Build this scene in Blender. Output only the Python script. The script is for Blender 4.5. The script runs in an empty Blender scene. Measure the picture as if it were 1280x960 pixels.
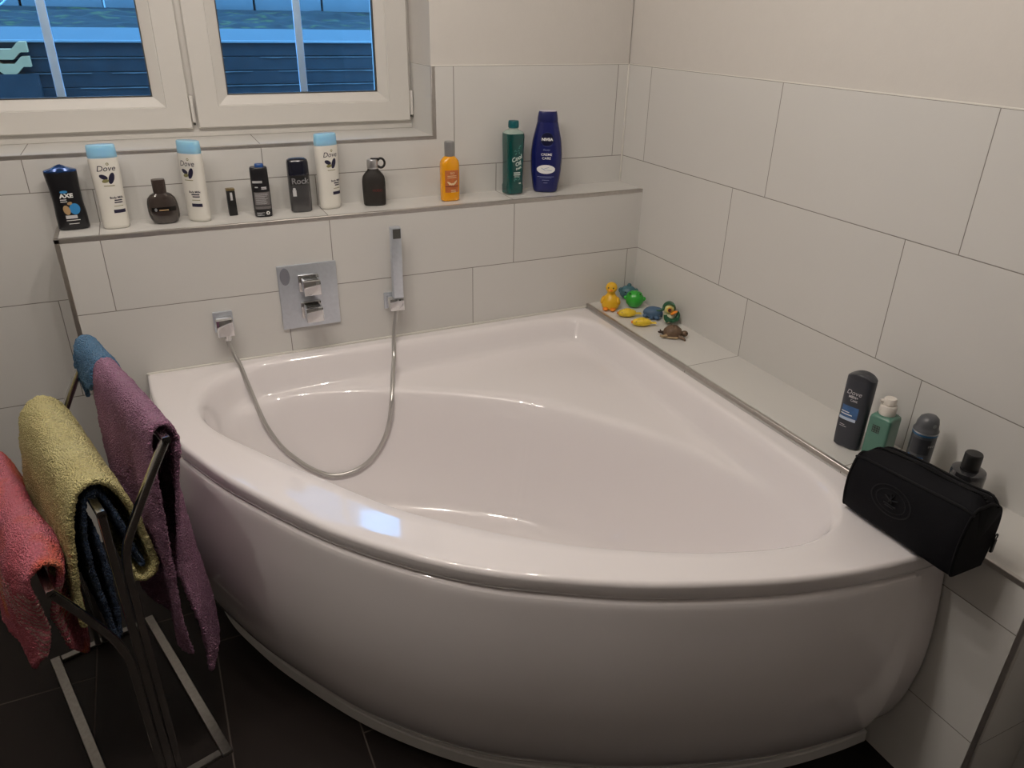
import bpy, bmesh, math, random
import numpy as np
from mathutils import Vector, Matrix, noise as mnoise

random.seed(7)
PI = math.pi
C = bpy.context.scene.collection
sc = bpy.context.scene
ZT = 1.43            # height of the top of the tiling above the floor
D = 0.1485           # depth of the ledge behind the tub
ZL = 1.0385          # top of that ledge
ZS = 0.643           # top of the low shelf on the right
ZR = 0.633           # top of the tub rim
XS = -0.200          # front face of the low shelf
YS = -1.655          # near end of the low shelf

# ------------------------------------------------------------------ materials
def new_mat(name):
    m = bpy.data.materials.new(name); m.use_nodes = True
    nt = m.node_tree; b = nt.nodes['Principled BSDF']
    return m, nt, b

def N(nt, t, **kw):
    n = nt.nodes.new(t)
    for k, v in kw.items():
        if k.startswith('i_'):
            key = k[2:]
            n.inputs[int(key) if key.isdigit() else key].default_value = v
        else:
            setattr(n, k, v)
    return n

def M2(nt, op, a, b=None, c=None):
    n = nt.nodes.new('ShaderNodeMath'); n.operation = op
    for i, v in enumerate((a, b, c)):
        if v is None: continue
        if isinstance(v, (int, float)): n.inputs[i].default_value = v
        else: nt.links.new(v, n.inputs[i])
    return n.outputs[0]

def mat(name, col, rough=0.5, metal=0.0, coat=0.0, var=0.06, scale=30.0, bump=0.0, bscale=200.0,
        trans=0.0, ior=1.45, sss=0.0, spec=0.5, sheen=0.0):
    """plain procedural material: base colour with a little noise, optional fine bump"""
    m, nt, b = new_mat(name)
    tc = N(nt, 'ShaderNodeTexCoord')
    nz = N(nt, 'ShaderNodeTexNoise'); nz.inputs['Scale'].default_value = scale; nz.inputs['Detail'].default_value = 4
    nt.links.new(tc.outputs['Object'], nz.inputs['Vector'])
    mix = N(nt, 'ShaderNodeMix', data_type='RGBA')
    mix.inputs[6].default_value = (*[max(0, c * (1 - var)) for c in col], 1)
    mix.inputs[7].default_value = (*[min(1, c * (1 + var)) for c in col], 1)
    nt.links.new(nz.outputs['Fac'], mix.inputs[0])
    nt.links.new(mix.outputs[2], b.inputs['Base Color'])
    b.inputs['Roughness'].default_value = rough; b.inputs['Metallic'].default_value = metal
    b.inputs['Coat Weight'].default_value = coat; b.inputs['Coat Roughness'].default_value = 0.05
    b.inputs['Transmission Weight'].default_value = trans; b.inputs['IOR'].default_value = ior
    b.inputs['Specular IOR Level'].default_value = spec
    if sheen:
        b.inputs['Sheen Weight'].default_value = sheen; b.inputs['Sheen Roughness'].default_value = 0.6
    if sss:
        b.inputs['Subsurface Weight'].default_value = sss
        b.inputs['Subsurface Radius'].default_value = (0.01, 0.01, 0.01); b.inputs['Subsurface Scale'].default_value = 0.5
    if bump:
        n2 = N(nt, 'ShaderNodeTexNoise'); n2.inputs['Scale'].default_value = bscale; n2.inputs['Detail'].default_value = 3
        nt.links.new(tc.outputs['Object'], n2.inputs['Vector'])
        bp = N(nt, 'ShaderNodeBump'); bp.inputs['Strength'].default_value = bump; bp.inputs['Distance'].default_value = 0.002
        nt.links.new(n2.outputs['Fac'], bp.inputs['Height']); nt.links.new(bp.outputs['Normal'], b.inputs['Normal'])
    return m

def tile_mat(name, h, along, even, odd, col=(0.60, 0.575, 0.54), grout=(0.20, 0.185, 0.165), length=0.6, row_h=0.3,
             row_axis=2, top=ZT, w=0.0011, rough=0.42, var=0.05):
    """running-bond tiling: rows counted down from `top` along row_axis, joints every `length` along the other axis"""
    m, nt, b = new_mat(name)
    tc = N(nt, 'ShaderNodeTexCoord'); sx = N(nt, 'ShaderNodeSeparateXYZ'); nt.links.new(tc.outputs['Object'], sx.inputs[0])
    a = sx.outputs[along]; r = sx.outputs[row_axis]
    t = M2(nt, 'DIVIDE', M2(nt, 'SUBTRACT', top, r), row_h)
    row = M2(nt, 'FLOOR', t)
    par = M2(nt, 'ABSOLUTE', M2(nt, 'MODULO', row, 2.0))
    off = M2(nt, 'ADD', even, M2(nt, 'MULTIPLY', par, odd - even))
    q = M2(nt, 'DIVIDE', M2(nt, 'SUBTRACT', a, off), length)
    fq = M2(nt, 'FRACT', q)
    dq = M2(nt, 'MULTIPLY', M2(nt, 'MINIMUM', fq, M2(nt, 'SUBTRACT', 1.0, fq)), length)
    ft = M2(nt, 'FRACT', t)
    dt = M2(nt, 'MULTIPLY', M2(nt, 'MINIMUM', ft, M2(nt, 'SUBTRACT', 1.0, ft)), row_h)
    d = M2(nt, 'MINIMUM', dq, dt)
    fac = M2(nt, 'SUBTRACT', 1.0, M2(nt, 'SMOOTH_MIN', 1.0, M2(nt, 'MAXIMUM', M2(nt, 'DIVIDE', M2(nt, 'SUBTRACT', d, w * .6), w * .8), 0.0), 0.1))
    fac = M2(nt, 'MAXIMUM', M2(nt, 'MINIMUM', fac, 1.0), 0.0)
    nz = N(nt, 'ShaderNodeTexNoise'); nz.inputs['Scale'].default_value = 3.0; nz.inputs['Detail'].default_value = 6
    nt.links.new(tc.outputs['Object'], nz.inputs['Vector'])
    # every tile its own faint tone
    wn = N(nt, 'ShaderNodeTexWhiteNoise', noise_dimensions='2D')
    cb = N(nt, 'ShaderNodeCombineXYZ'); nt.links.new(M2(nt, 'FLOOR', q), cb.inputs[0]); nt.links.new(row, cb.inputs[1])
    nt.links.new(cb.outputs[0], wn.inputs['Vector'])
    tone = M2(nt, 'ADD', M2(nt, 'MULTIPLY', nz.outputs['Fac'], 0.6), M2(nt, 'MULTIPLY', wn.outputs['Value'], 0.4))
    mx = N(nt, 'ShaderNodeMix', data_type='RGBA')
    mx.inputs[6].default_value = (*[c * (1 - var) for c in col], 1); mx.inputs[7].default_value = (*[c * (1 + var) for c in col], 1)
    nt.links.new(tone, mx.inputs[0])
    m2 = N(nt, 'ShaderNodeMix', data_type='RGBA'); m2.inputs[7].default_value = (*grout, 1)
    nt.links.new(fac, m2.inputs[0]); nt.links.new(mx.outputs[2], m2.inputs[6])
    nt.links.new(m2.outputs[2], b.inputs['Base Color'])
    rr = M2(nt, 'ADD', rough, M2(nt, 'MULTIPLY', fac, 0.4)); nt.links.new(rr, b.inputs['Roughness'])
    bp = N(nt, 'ShaderNodeBump'); bp.inputs['Strength'].default_value = 0.5; bp.inputs['Distance'].default_value = 0.0008
    nt.links.new(M2(nt, 'MULTIPLY', fac, -1.0), bp.inputs['Height']); nt.links.new(bp.outputs['Normal'], b.inputs['Normal'])
    return m

def terry(name, cols, scale=7.0, swirl=None, rough=0.95):
    """towelling: colours mixed by large soft noise, loops as fine bump"""
    m, nt, b = new_mat(name)
    tc = N(nt, 'ShaderNodeTexCoord')
    nz = N(nt, 'ShaderNodeTexNoise'); nz.inputs['Scale'].default_value = scale; nz.inputs['Detail'].default_value = 2
    nt.links.new(tc.outputs['Object'], nz.inputs['Vector'])
    cr = N(nt, 'ShaderNodeValToRGB')
    el = cr.color_ramp.elements
    n = len(cols)
    el[0].position = 0.3; el[0].color = (*cols[0], 1); el[1].position = 0.7; el[1].color = (*cols[-1], 1)
    for i in range(1, n - 1):
        e = el.new(0.3 + 0.4 * i / (n - 1)); e.color = (*cols[i], 1)
    nt.links.new(nz.outputs['Fac'], cr.inputs[0])
    out = cr.outputs[0]
    if swirl:       # printed wavy lines in the lower part of the towel
        wv = N(nt, 'ShaderNodeTexWave', wave_type='BANDS', bands_direction='Z')
        wv.inputs['Scale'].default_value = 26; wv.inputs['Distortion'].default_value = 9; wv.inputs['Detail'].default_value = 2
        wv.inputs['Detail Scale'].default_value = 0.6
        nt.links.new(tc.outputs['Object'], wv.inputs['Vector'])
        sx = N(nt, 'ShaderNodeSeparateXYZ'); nt.links.new(tc.outputs['Object'], sx.inputs[0])
        n3 = N(nt, 'ShaderNodeTexNoise'); n3.inputs['Scale'].default_value = 9; nt.links.new(tc.outputs['Object'], n3.inputs['Vector'])
        zz = M2(nt, 'ADD', sx.outputs[2], M2(nt, 'MULTIPLY', M2(nt, 'SUBTRACT', n3.outputs['Fac'], .5), .22))
        low = M2(nt, 'LESS_THAN', zz, swirl[0])
        low = M2(nt, 'MULTIPLY', low, M2(nt, 'GREATER_THAN', zz, swirl[0] - 0.105))
        f = M2(nt, 'MULTIPLY', M2(nt, 'GREATER_THAN', wv.outputs['Fac'], 0.55), low)
        mx = N(nt, 'ShaderNodeMix', data_type='RGBA'); mx.inputs[7].default_value = (*swirl[1], 1)
        nt.links.new(M2(nt, 'MULTIPLY', f, 0.75), mx.inputs[0]); nt.links.new(out, mx.inputs[6]); out = mx.outputs[2]
    # loops: fine light/dark speckle that belongs to the pile
    vo = N(nt, 'ShaderNodeTexVoronoi'); vo.inputs['Scale'].default_value = 260
    nt.links.new(tc.outputs['Object'], vo.inputs['Vector'])
    n4 = N(nt, 'ShaderNodeTexNoise'); n4.inputs['Scale'].default_value = 330; n4.inputs['Detail'].default_value = 2
    nt.links.new(tc.outputs['Object'], n4.inputs['Vector'])
    nt.links.new(out, b.inputs['Base Color'])
    b.inputs['Roughness'].default_value = rough; b.inputs['Specular IOR Level'].default_value = 0.1
    b.inputs['Sheen Weight'].default_value = 0.12; b.inputs['Sheen Roughness'].default_value = 0.5
    hgt = M2(nt, 'SUBTRACT', n4.outputs['Fac'], M2(nt, 'MULTIPLY', vo.outputs['Distance'], 0.9))
    bp = N(nt, 'ShaderNodeBump'); bp.inputs['Strength'].default_value = 1.0; bp.inputs['Distance'].default_value = 0.008
    nt.links.new(hgt, bp.inputs['Height']); nt.links.new(bp.outputs['Normal'], b.inputs['Normal'])
    return m

def glass_mat(name):
    m = bpy.data.materials.new(name); m.use_nodes = True
    nt = m.node_tree; nt.nodes.clear()
    o = N(nt, 'ShaderNodeOutputMaterial'); t = N(nt, 'ShaderNodeBsdfTransparent'); g = N(nt, 'ShaderNodeBsdfGlossy')
    t.inputs['Color'].default_value = (0.93, 0.96, 0.97, 1)
    g.inputs['Roughness'].default_value = 0.0
    f = N(nt, 'ShaderNodeFresnel'); f.inputs['IOR'].default_value = 1.45
    mx = N(nt, 'ShaderNodeMixShader')
    nt.links.new(f.outputs[0], mx.inputs[0]); nt.links.new(t.outputs[0], mx.inputs[1]); nt.links.new(g.outputs[0], mx.inputs[2])
    nt.links.new(mx.outputs[0], o.inputs[0])
    return m

TILE = (0.62, 0.61, 0.585)
m_tb = tile_mat('white tiling back', 'x', 0, -0.0428, -0.4954, TILE)
m_tr = tile_mat('white tiling right', 'y', 1, 0.0138, 0.148, TILE)
m_top = tile_mat('white tiling ledge top', 'x', 0, -0.0428, -0.0428, TILE, row_axis=1, row_h=4.0, top=2.0)
m_sht = tile_mat('white tiling shelf top', 'y', 1, -0.424, -0.424, TILE, row_axis=0, row_h=4.0, top=2.0, length=0.615)
m_floor = tile_mat('dark brown floor tiling', 'y', 1, -0.459, -0.913, (0.0100, 0.0066, 0.0054), (0.085, 0.070, 0.062),
                   row_axis=0, row_h=0.2955, top=-1.608 + 0.2955 * 9, w=0.0018, rough=0.5, var=0.25)
m_floor.node_tree.nodes['Principled BSDF'].inputs['Specular IOR Level'].default_value = 0.25
m_plaster = mat('white plaster', (0.60, 0.575, 0.54), 0.9, var=0.02, bump=0.15, bscale=120)
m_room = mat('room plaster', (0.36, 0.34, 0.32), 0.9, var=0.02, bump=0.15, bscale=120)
m_ceil = mat('ceiling paint', (0.66, 0.62, 0.57), 0.9, var=0.02)
m_sil = mat('white silicone', (0.70, 0.68, 0.63), 0.5)
m_steel = mat('brushed steel trim', (0.58, 0.55, 0.52), 0.42, 1.0, var=0.12, scale=60)
m_chrome = mat('chrome', (0.72, 0.72, 0.72), 0.07, 1.0, var=0.02)
m_chrome2 = mat('chrome dulled by limescale', (0.62, 0.66, 0.72), 0.36, 0.72, var=0.10, scale=90, bump=0.10, bscale=240)
m_rack = mat('chrome tube', (0.66, 0.65, 0.63), 0.17, 1.0, var=0.03)
m_base = mat('worn chrome flat bar', (0.34, 0.325, 0.30), 0.28, 1.0, var=0.25, scale=90)
m_acryl = mat('white sanitary acrylic', (0.80, 0.765, 0.770), 0.07, coat=0.5, var=0.006, scale=4)
m_strip = mat('white plinth strip', (0.66, 0.65, 0.63), 0.4)
m_pvc = mat('white window plastic', (0.62, 0.60, 0.565), 0.42, var=0.015)
m_gasket = mat('grey window gasket', (0.06, 0.06, 0.055), 0.6)
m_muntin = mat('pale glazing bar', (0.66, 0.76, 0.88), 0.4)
m_glass = glass_mat('window glass')
m_hose = None

# ------------------------------------------------------------------ mesh helpers
MARKS = []      # where each printed mark starts in the mesh being filled
def link(o, parent=None):
    C.objects.link(o)
    if parent is not None: o.parent = parent
    return o

def sharpen(me, ang=40):
    bm = bmesh.new(); bm.from_mesh(me)
    for f in bm.faces: f.smooth = True
    for e in bm.edges:
        if len(e.link_faces) == 2 and e.calc_face_angle(0) > math.radians(ang): e.smooth = False
    bm.to_mesh(me); bm.free()

def obj(name, bm, m, parent=None, ang=40, norm=True):
    if len(MARKS) > 1:      # several printed marks: one object for each
        bm.verts.index_update(); cuts = MARKS[1:] + [len(bm.verts)]; st = MARKS[0]; MARKS.clear(); o = None
        for en in cuts:
            b2 = bm.copy(); bmesh.ops.delete(b2, geom=[v for v in b2.verts if not st <= v.index < en], context='VERTS')
            o = obj(name, b2, m, parent, ang, norm); st = en
        bm.free(); return o
    MARKS.clear()
    if norm: bmesh.ops.recalc_face_normals(bm, faces=bm.faces[:])
    me = bpy.data.meshes.new(name); bm.to_mesh(me); bm.free()
    sharpen(me, ang)
    for k in (m if isinstance(m, (list, tuple)) else [m]): me.materials.append(k)
    return link(bpy.data.objects.new(name, me), parent)

def tag(o, label, cat, group=None, kind=None):
    if label: o['label'] = label
    if cat: o['category'] = cat
    if group: o['group'] = group
    if kind: o['kind'] = kind
    return o

def thing(name, label, cat, loc=(0, 0, 0), rz=0.0, group=None):
    o = bpy.data.objects.new(name, None); C.objects.link(o)
    o.empty_display_size = 0.05; o.location = loc; o.rotation_euler = (0, 0, rz)
    return tag(o, label, cat, group)

def struct(o):
    o['kind'] = 'structure'; return o

def box(bm, x0, x1, y0, y1, z0, z1, mi=0, bev=0.0, seg=2, mtx=None):
    vs = [bm.verts.new(p) for p in ((x0, y0, z0), (x1, y0, z0), (x1, y1, z0), (x0, y1, z0),
                                    (x0, y0, z1), (x1, y0, z1), (x1, y1, z1), (x0, y1, z1))]
    fs = [bm.faces.new([vs[i] for i in q]) for q in ((3, 2, 1, 0), (4, 5, 6, 7), (0, 1, 5, 4), (1, 2, 6, 5), (2, 3, 7, 6), (3, 0, 4, 7))]
    for f in fs: f.material_index = mi
    if mtx is not None: bmesh.ops.transform(bm, matrix=mtx, verts=vs)
    if bev:
        es = list({e for f in fs for e in f.edges})
        bmesh.ops.bevel(bm, geom=es, offset=bev, segments=seg, affect='EDGES', profile=0.5)

def B(*a, **k):
    bm = bmesh.new(); box(bm, *a, **k); return bm

def loft(bm, rings, cap0=True, cap1=True, mi=0, closed=True):
    rv = [[bm.verts.new(p) for p in r] for r in rings]
    n = len(rv[0])
    for a, b in zip(rv, rv[1:]):
        for i in range(n if closed else n - 1):
            j = (i + 1) % n
            f = bm.faces.new((a[i], a[j], b[j], b[i])); f.material_index = mi
    if closed:
        for cap, r in ((cap0, rv[0]), (cap1, rv[-1])):
            if cap:
                c = bm.verts.new(sum((v.co for v in r), Vector()) / n)
                for i in range(n):
                    f = bm.faces.new((r[i], r[(i + 1) % n], c)); f.material_index = mi
    return rv

def frames(pts, up=Vector((0, 0, 1))):
    pts = [Vector(p) for p in pts]
    out = []; nrm = None
    for i, p in enumerate(pts):
        t = (pts[min(i + 1, len(pts) - 1)] - pts[max(i - 1, 0)]).normalized()
        if nrm is None:
            nrm = up - t * up.dot(t)
            if nrm.length < 1e-4: nrm = Vector((1, 0, 0)) - t * t.x
        else:
            nrm = nrm - t * nrm.dot(t)
        nrm.normalize()
        out.append((p, t, nrm, t.cross(nrm)))
    return out

def tube(bm, pts, r, n=16, up=Vector((0, 0, 1)), caps=True, ridges=None):
    rings = []
    for k, (p, t, a, b) in enumerate(frames(pts, up)):
        rr = r[k] if isinstance(r, (list, tuple)) else r
        rings.append([p + a * (rr * math.cos(2 * PI * i / n)) + b * (rr * math.sin(2 * PI * i / n)) for i in range(n)])
    loft(bm, rings, caps, caps)

def bar(bm, pts, hw, hd, up=Vector((0, 0, 1)), cr=0.0025, fixed=None):
    """rectangular tube with rounded edges; hw along `up`-normal, hd across.  fixed: constant side axis"""
    sec = []
    for sx, sy in ((1, 1), (-1, 1), (-1, -1), (1, -1)):
        cx, cy = sx * (hw - cr), sy * (hd - cr)
        a0 = {(1, 1): 0, (-1, 1): 90, (-1, -1): 180, (1, -1): 270}[(sx, sy)]
        for k in (0, 45, 90):
            an = math.radians(a0 + k); sec.append((cx + cr * math.cos(an), cy + cr * math.sin(an)))
    rings = []
    P = [Vector(p) for p in pts]
    for i, p in enumerate(P):
        t = (P[min(i + 1, len(P) - 1)] - P[max(i - 1, 0)]).normalized()
        side = fixed if fixed is not None else None
        if side is None:
            side = t.cross(up).normalized()
        nn = side.cross(t).normalized()
        # keep the section true at corners
        k = 1.0
        if 0 < i < len(P) - 1:
            c = (P[i + 1] - P[i]).normalized().dot((P[i] - P[i - 1]).normalized())
            k = 1 / max(0.4, math.sqrt((1 + c) / 2))
        rings.append([p + nn * (a * k) + side * b for a, b in sec])
    loft(bm, rings)

def smooth_path(pts, n=8, closed=False):
    P = [Vector(p) for p in pts]; out = []
    m = len(P)
    for i in range(m if closed else m - 1):
        if closed: p0, p1, p2, p3 = P[(i - 1) % m], P[i], P[(i + 1) % m], P[(i + 2) % m]
        else: p0, p1, p2, p3 = P[max(i - 1, 0)], P[i], P[i + 1], P[min(i + 2, m - 1)]
        for k in range(n):
            t = k / n
            out.append(0.5 * ((2 * p1) + (p2 - p0) * t + (2 * p0 - 5 * p1 + 4 * p2 - p3) * t * t + (3 * p1 - p0 - 3 * p2 + p3) * t ** 3))
    if not closed: out.append(P[-1])
    return out

def ellipsoid(bm, c, r, mtx=None, u=20, v=14):
    ret = bmesh.ops.create_uvsphere(bm, u_segments=u, v_segments=v, radius=1)
    m = Matrix.Translation(c) @ (mtx.to_4x4() if mtx is not None else Matrix.Identity(4)) @ Matrix.Diagonal((*r, 1))
    bmesh.ops.transform(bm, matrix=m, verts=ret['verts'])
    return ret['verts']

def fbm(p, s):
    return mnoise.noise(Vector(p) * s)

# ------------------------------------------------------------------ camera
cam = bpy.data.cameras.new('camera'); co = bpy.data.objects.new('camera', cam); C.objects.link(co)
cam.sensor_width = 36; cam.lens = 36 * 937.76 / 1280; cam.clip_start = 0.02
yaw, pitch, roll = 0.4476, -0.4598, -0.0204
fw = Vector((math.sin(yaw) * math.cos(pitch), math.cos(yaw) * math.cos(pitch), math.sin(pitch)))
r0 = fw.cross(Vector((0, 0, 1))).normalized(); d0 = fw.cross(r0)
rr = math.cos(roll) * r0 + math.sin(roll) * d0; dd = -math.sin(roll) * r0 + math.cos(roll) * d0
mw = Matrix((( rr.x, -dd.x, -fw.x, -1.5462), (rr.y, -dd.y, -fw.y, -2.1975), (rr.z, -dd.z, -fw.z, 0.1513 + ZT), (0, 0, 0, 1)))
co.matrix_world = mw
sc.camera = co
CAM = Vector((-1.5462, -2.1975, 0.1513 + ZT))

# ------------------------------------------------------------------ the room
XL, YF, ZC = -3.3, -3.5, 2.50
WX0, WX1, WZ0, WZ1 = -2.085, -0.715, 1.226, 1.86   # window opening
struct(obj('floor', B(XL - .2, .2, YF - .2, D + .05, -0.1, 0), m_floor))
struct(obj('ceiling', B(XL - .2, .2, YF - .2, D + .35, ZC, ZC + .1), m_ceil))
bm = bmesh.new(); YB = D + 0.30; PB = 0.004
box(bm, XL - .2, WX0, D, YB, 0, ZT); box(bm, WX1, .0, D, YB, 0, ZT)
box(bm, WX0, WX1, D, YB, 0, WZ0)
box(bm, XL - .2, WX0, D + PB, YB, ZT, ZC, 1); box(bm, WX1, .0, D + PB, YB, ZT, ZC, 1)
box(bm, WX0, WX1, D + PB, YB, WZ1, ZC, 1)
struct(obj('wall_back', bm, [m_tb, m_plaster]))
bm = bmesh.new(); box(bm, 0, .2, YF - .2, YB, 0, ZT); box(bm, PB, .2, YF - .2, YB, ZT, ZC, 1)
struct(obj('wall_right', bm, [m_tr, m_plaster]))
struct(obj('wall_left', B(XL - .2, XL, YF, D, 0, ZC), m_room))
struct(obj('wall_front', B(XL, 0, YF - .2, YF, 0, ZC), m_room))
# ledge behind the tub and low shelf at the right, tiled
TW = 0.0125
bm = bmesh.new(); box(bm, -1.80 + .001, 0, 0, D, 0, ZL)
for f in bm.faces:
    if f.normal.z > .5: f.material_index = 1
struct(obj('wall_ledge', bm, [m_tb, m_top]))
bm = bmesh.new(); box(bm, XS, 0, YS, 0, 0, ZS)
for f in bm.faces:
    if f.normal.z > .5: f.material_index = 1
struct(obj('wall_shelf', bm, [m_tr, m_sht]))
# silicone bead along the top of the tiling
bm = bmesh.new(); box(bm, WX1, 0, D + .0005, D + .006, ZT - .001, ZT + .003, bev=.001); box(bm, .0005, .006, YF, D, ZT - .001, ZT + .003, bev=.001)
struct(obj('trim_1', bm, m_sil))
def trim(n, *boxes):
    bm = bmesh.new()
    for b in boxes: box(bm, *b, bev=.0012, seg=1)
    struct(obj('trim_%d' % n, bm, m_steel))
e = 0.0008
trim(2, (-1.80 - e, 0, -e, .010, ZL - TW, ZL + e), (-1.80 - e, -1.80 + TW * .8, .0, D, ZL - TW, ZL + e), (-1.80 - e, -1.80 + TW, -e, .010, 0, ZL))
trim(3, (XS - e, XS + .010, YS - e, 0, ZS - TW, ZS + e), (XS - e, XS + TW, YS - e, YS + .011, 0, ZS), (XS, 0, YS - e, YS + TW, ZS - TW, ZS + e))
trim(4, (WX0, WX1 + TW, D - e, D + .010, WZ0 - TW + .002, WZ0 + e), (WX1 - e, WX1 + TW, D - e, D + .010, WZ0, ZT))
# silicone in the corners
bm = bmesh.new()
box(bm, -.006, 0, D - .006, D, ZL, ZT, bev=.002); box(bm, -1.655, XS, -.007, 0, ZR - .004, ZR + .0025, bev=.002)
struct(obj('trim_5', bm, m_sil))

# ------------------------------------------------------------------ window
YW = 0.352          # face of the outer frame
YSH = 0.335         # face of the sashes
win = bpy.data.objects.new('window_1', None); C.objects.link(win); struct(win)
bm = bmesh.new()
box(bm, WX0, WX1, YW, YW + .06, WZ0, WZ0 + .045, bev=.003); box(bm, WX0, WX1, YW, YW + .06, WZ1 - .045, WZ1, bev=.003)
box(bm, WX0, WX0 + .04, YW + .0005, YW + .06, WZ0 + .042, WZ1 - .042, bev=.003); box(bm, WX1 - .04, WX1, YW + .0005, YW + .06, WZ0 + .042, WZ1 - .042, bev=.003)
box(bm, -1.43, -1.36, YW + .0005, YW + .06, WZ0 + .042, WZ1 - .042, bev=.003)
obj('window_frame', bm, m_pvc, win)
def sash(x0, x1, gx0, gx1, z0, z1, gz0, gz1, first):
    """frame of four mitred members with a stepped glazing bead, the pane, glazing bars"""
    def ring(ix, y):   # ix: 0 outer .. 1 glass edge
        l = x0 + (gx0 - x0) * ix; r = x1 + (gx1 - x1) * ix; b = z0 + (gz0 - z0) * ix; t = z1 + (gz1 - z1) * ix
        return [(l, y, b), (r, y, b), (r, y, t), (l, y, t)]
    bm = bmesh.new()
    rings = [ring(0.0, YSH + .05), ring(0.0, YSH + .004), ring(0.03, YSH), ring(.66, YSH), ring(.68, YSH + .003), ring(.70, YSH + .003), ring(1.0, YSH + .016), ring(1.0, YSH + .05)]
    rv = [[bm.verts.new(p) for p in r] for r in rings]
    for a, b in zip(rv, rv[1:]):
        for i in range(4):
            bm.faces.new((a[i], a[(i + 1) % 4], b[(i + 1) % 4], b[i]))
    s = obj('sash', bm, m_pvc, win, ang=20)
    bm = bmesh.new(); g = 0.003
    for q in ((gx0, gx1, gz0, gz0 + g), (gx0, gx1, gz1 - g, gz1), (gx0, gx0 + g, gz0, gz1), (gx1 - g, gx1, gz0, gz1)):
        box(bm, q[0], q[1], YSH + .014, YSH + .03, q[2], q[3])
    obj('gasket', bm, m_gasket, s)
    bm = bmesh.new(); box(bm, gx0 - .005, gx1 + .005, YSH + .022, YSH + .026, gz0 - .005, gz1 + .005)
    obj('pane', bm, m_glass, s)
    bm = bmesh.new(); mx = (gx0 + gx1) / 2 + .001
    box(bm, mx - .0115, mx + .0115, YSH + .030, YSH + .040, gz0, gz1, bev=.002)
    obj('glazing_bar', bm, m_muntin, s)
GZ0, GZ1 = ZT - .0868, ZT + .317
sash(-2.065, -1.4055, -1.967, -1.5015, ZT - .178, WZ1 - .02, GZ0, GZ1, True)
sash(-1.3885, -.7255, -1.294, -.831, ZT - .178, WZ1 - .02, GZ0, GZ1, False)
# covers of the hinges at the sash feet
for hx, w in ((-1.4045, .009), (-.7255, .008)):
    bm = bmesh.new(); box(bm, hx, hx + w, YSH - .006, YSH + .012, ZT - .160, ZT - .085, bev=.002)
    hc = obj('hinge_cover', bm, m_pvc, win)
    bm = bmesh.new(); box(bm, hx + .002, hx + w - .001, YSH - .003, YSH + .01, ZT - .168, ZT - .163); obj('hinge_pin', bm, m_gasket, hc)

# ------------------------------------------------------------------ garden outside
YO = 1.55
def zo(z, y=YO): return ZT + .1513 + (z - .1513) * (y + 2.1975) / (1.3 + 2.1975)
m_plank = mat('dark stained planks', (0.027, 0.027, 0.030), 0.6, var=0.7, scale=14, bump=0.8, bscale=30)
m_edge_glint = mat('painted plank edge highlight', (0.16, 0.15, 0.14), 0.6, var=0.3, scale=60)
m_coping = mat('grey coping stone', (0.085, 0.085, 0.085), 0.7, var=0.12, scale=9, bump=.3, bscale=60)
m_block = mat('pale grey blocks', (0.17, 0.17, 0.17), 0.8, var=0.15, scale=10)
m_paver = mat('cream paver', (0.62, 0.32, 0.15), 0.8, var=0.12, scale=20)
pw = thing('plank_wall', 'dark horizontal plank retaining wall seen outside through the window panes', 'retaining wall', (-1.35, YO, 0))
zt = zo(.024); hgt = 0.0575
for k in range(14):
    z1 = zt - hgt * k; bm = bmesh.new()
    box(bm, -2.3, 2.4, 0.0, .05, z1 - hgt + .0012, z1 - .0012, bev=.0012, seg=1)
    pl_ = obj('plank', bm, m_plank, pw)
    if k:
        bm = bmesh.new()
        xs = np.linspace(-2.3, 2.4, 260)
        # ragged top arris, its wet highlight put into a paler colour
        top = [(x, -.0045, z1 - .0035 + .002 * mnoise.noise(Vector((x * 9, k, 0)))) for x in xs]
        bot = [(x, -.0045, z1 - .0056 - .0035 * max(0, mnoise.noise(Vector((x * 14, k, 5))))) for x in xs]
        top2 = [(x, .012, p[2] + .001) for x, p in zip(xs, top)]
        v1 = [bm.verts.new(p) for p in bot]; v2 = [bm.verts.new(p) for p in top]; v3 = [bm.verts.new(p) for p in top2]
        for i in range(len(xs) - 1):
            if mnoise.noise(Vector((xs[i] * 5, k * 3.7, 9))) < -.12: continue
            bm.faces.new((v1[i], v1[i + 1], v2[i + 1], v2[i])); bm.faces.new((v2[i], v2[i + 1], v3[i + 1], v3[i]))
        obj('plank_edge', bm, m_edge_glint, pl_)
cs = thing('coping_stone', 'pale grey coping strip along the top of the dark plank wall outside', 'coping', (-1.35, YO, zt))
dzc = zo(.072, YO + .14) - zt
bm = bmesh.new()
loft(bm, [[(x, -.01, -.004), (x, .16, -.004), (x, .16, dzc), (x, .14, dzc + .002 * mnoise.noise(Vector((x * 20, 0, 0)))), (x, .006, .008), (x, -.01, .006)] for x in np.linspace(-2.3, 2.4, 200)])
obj('stone', bm, m_coping, cs)
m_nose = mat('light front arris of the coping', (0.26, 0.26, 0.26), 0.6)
obj('front_edge', B(-2.3, 2.4, -.016, -.0105, -.004, .006, bev=.002), m_nose, cs)
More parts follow.
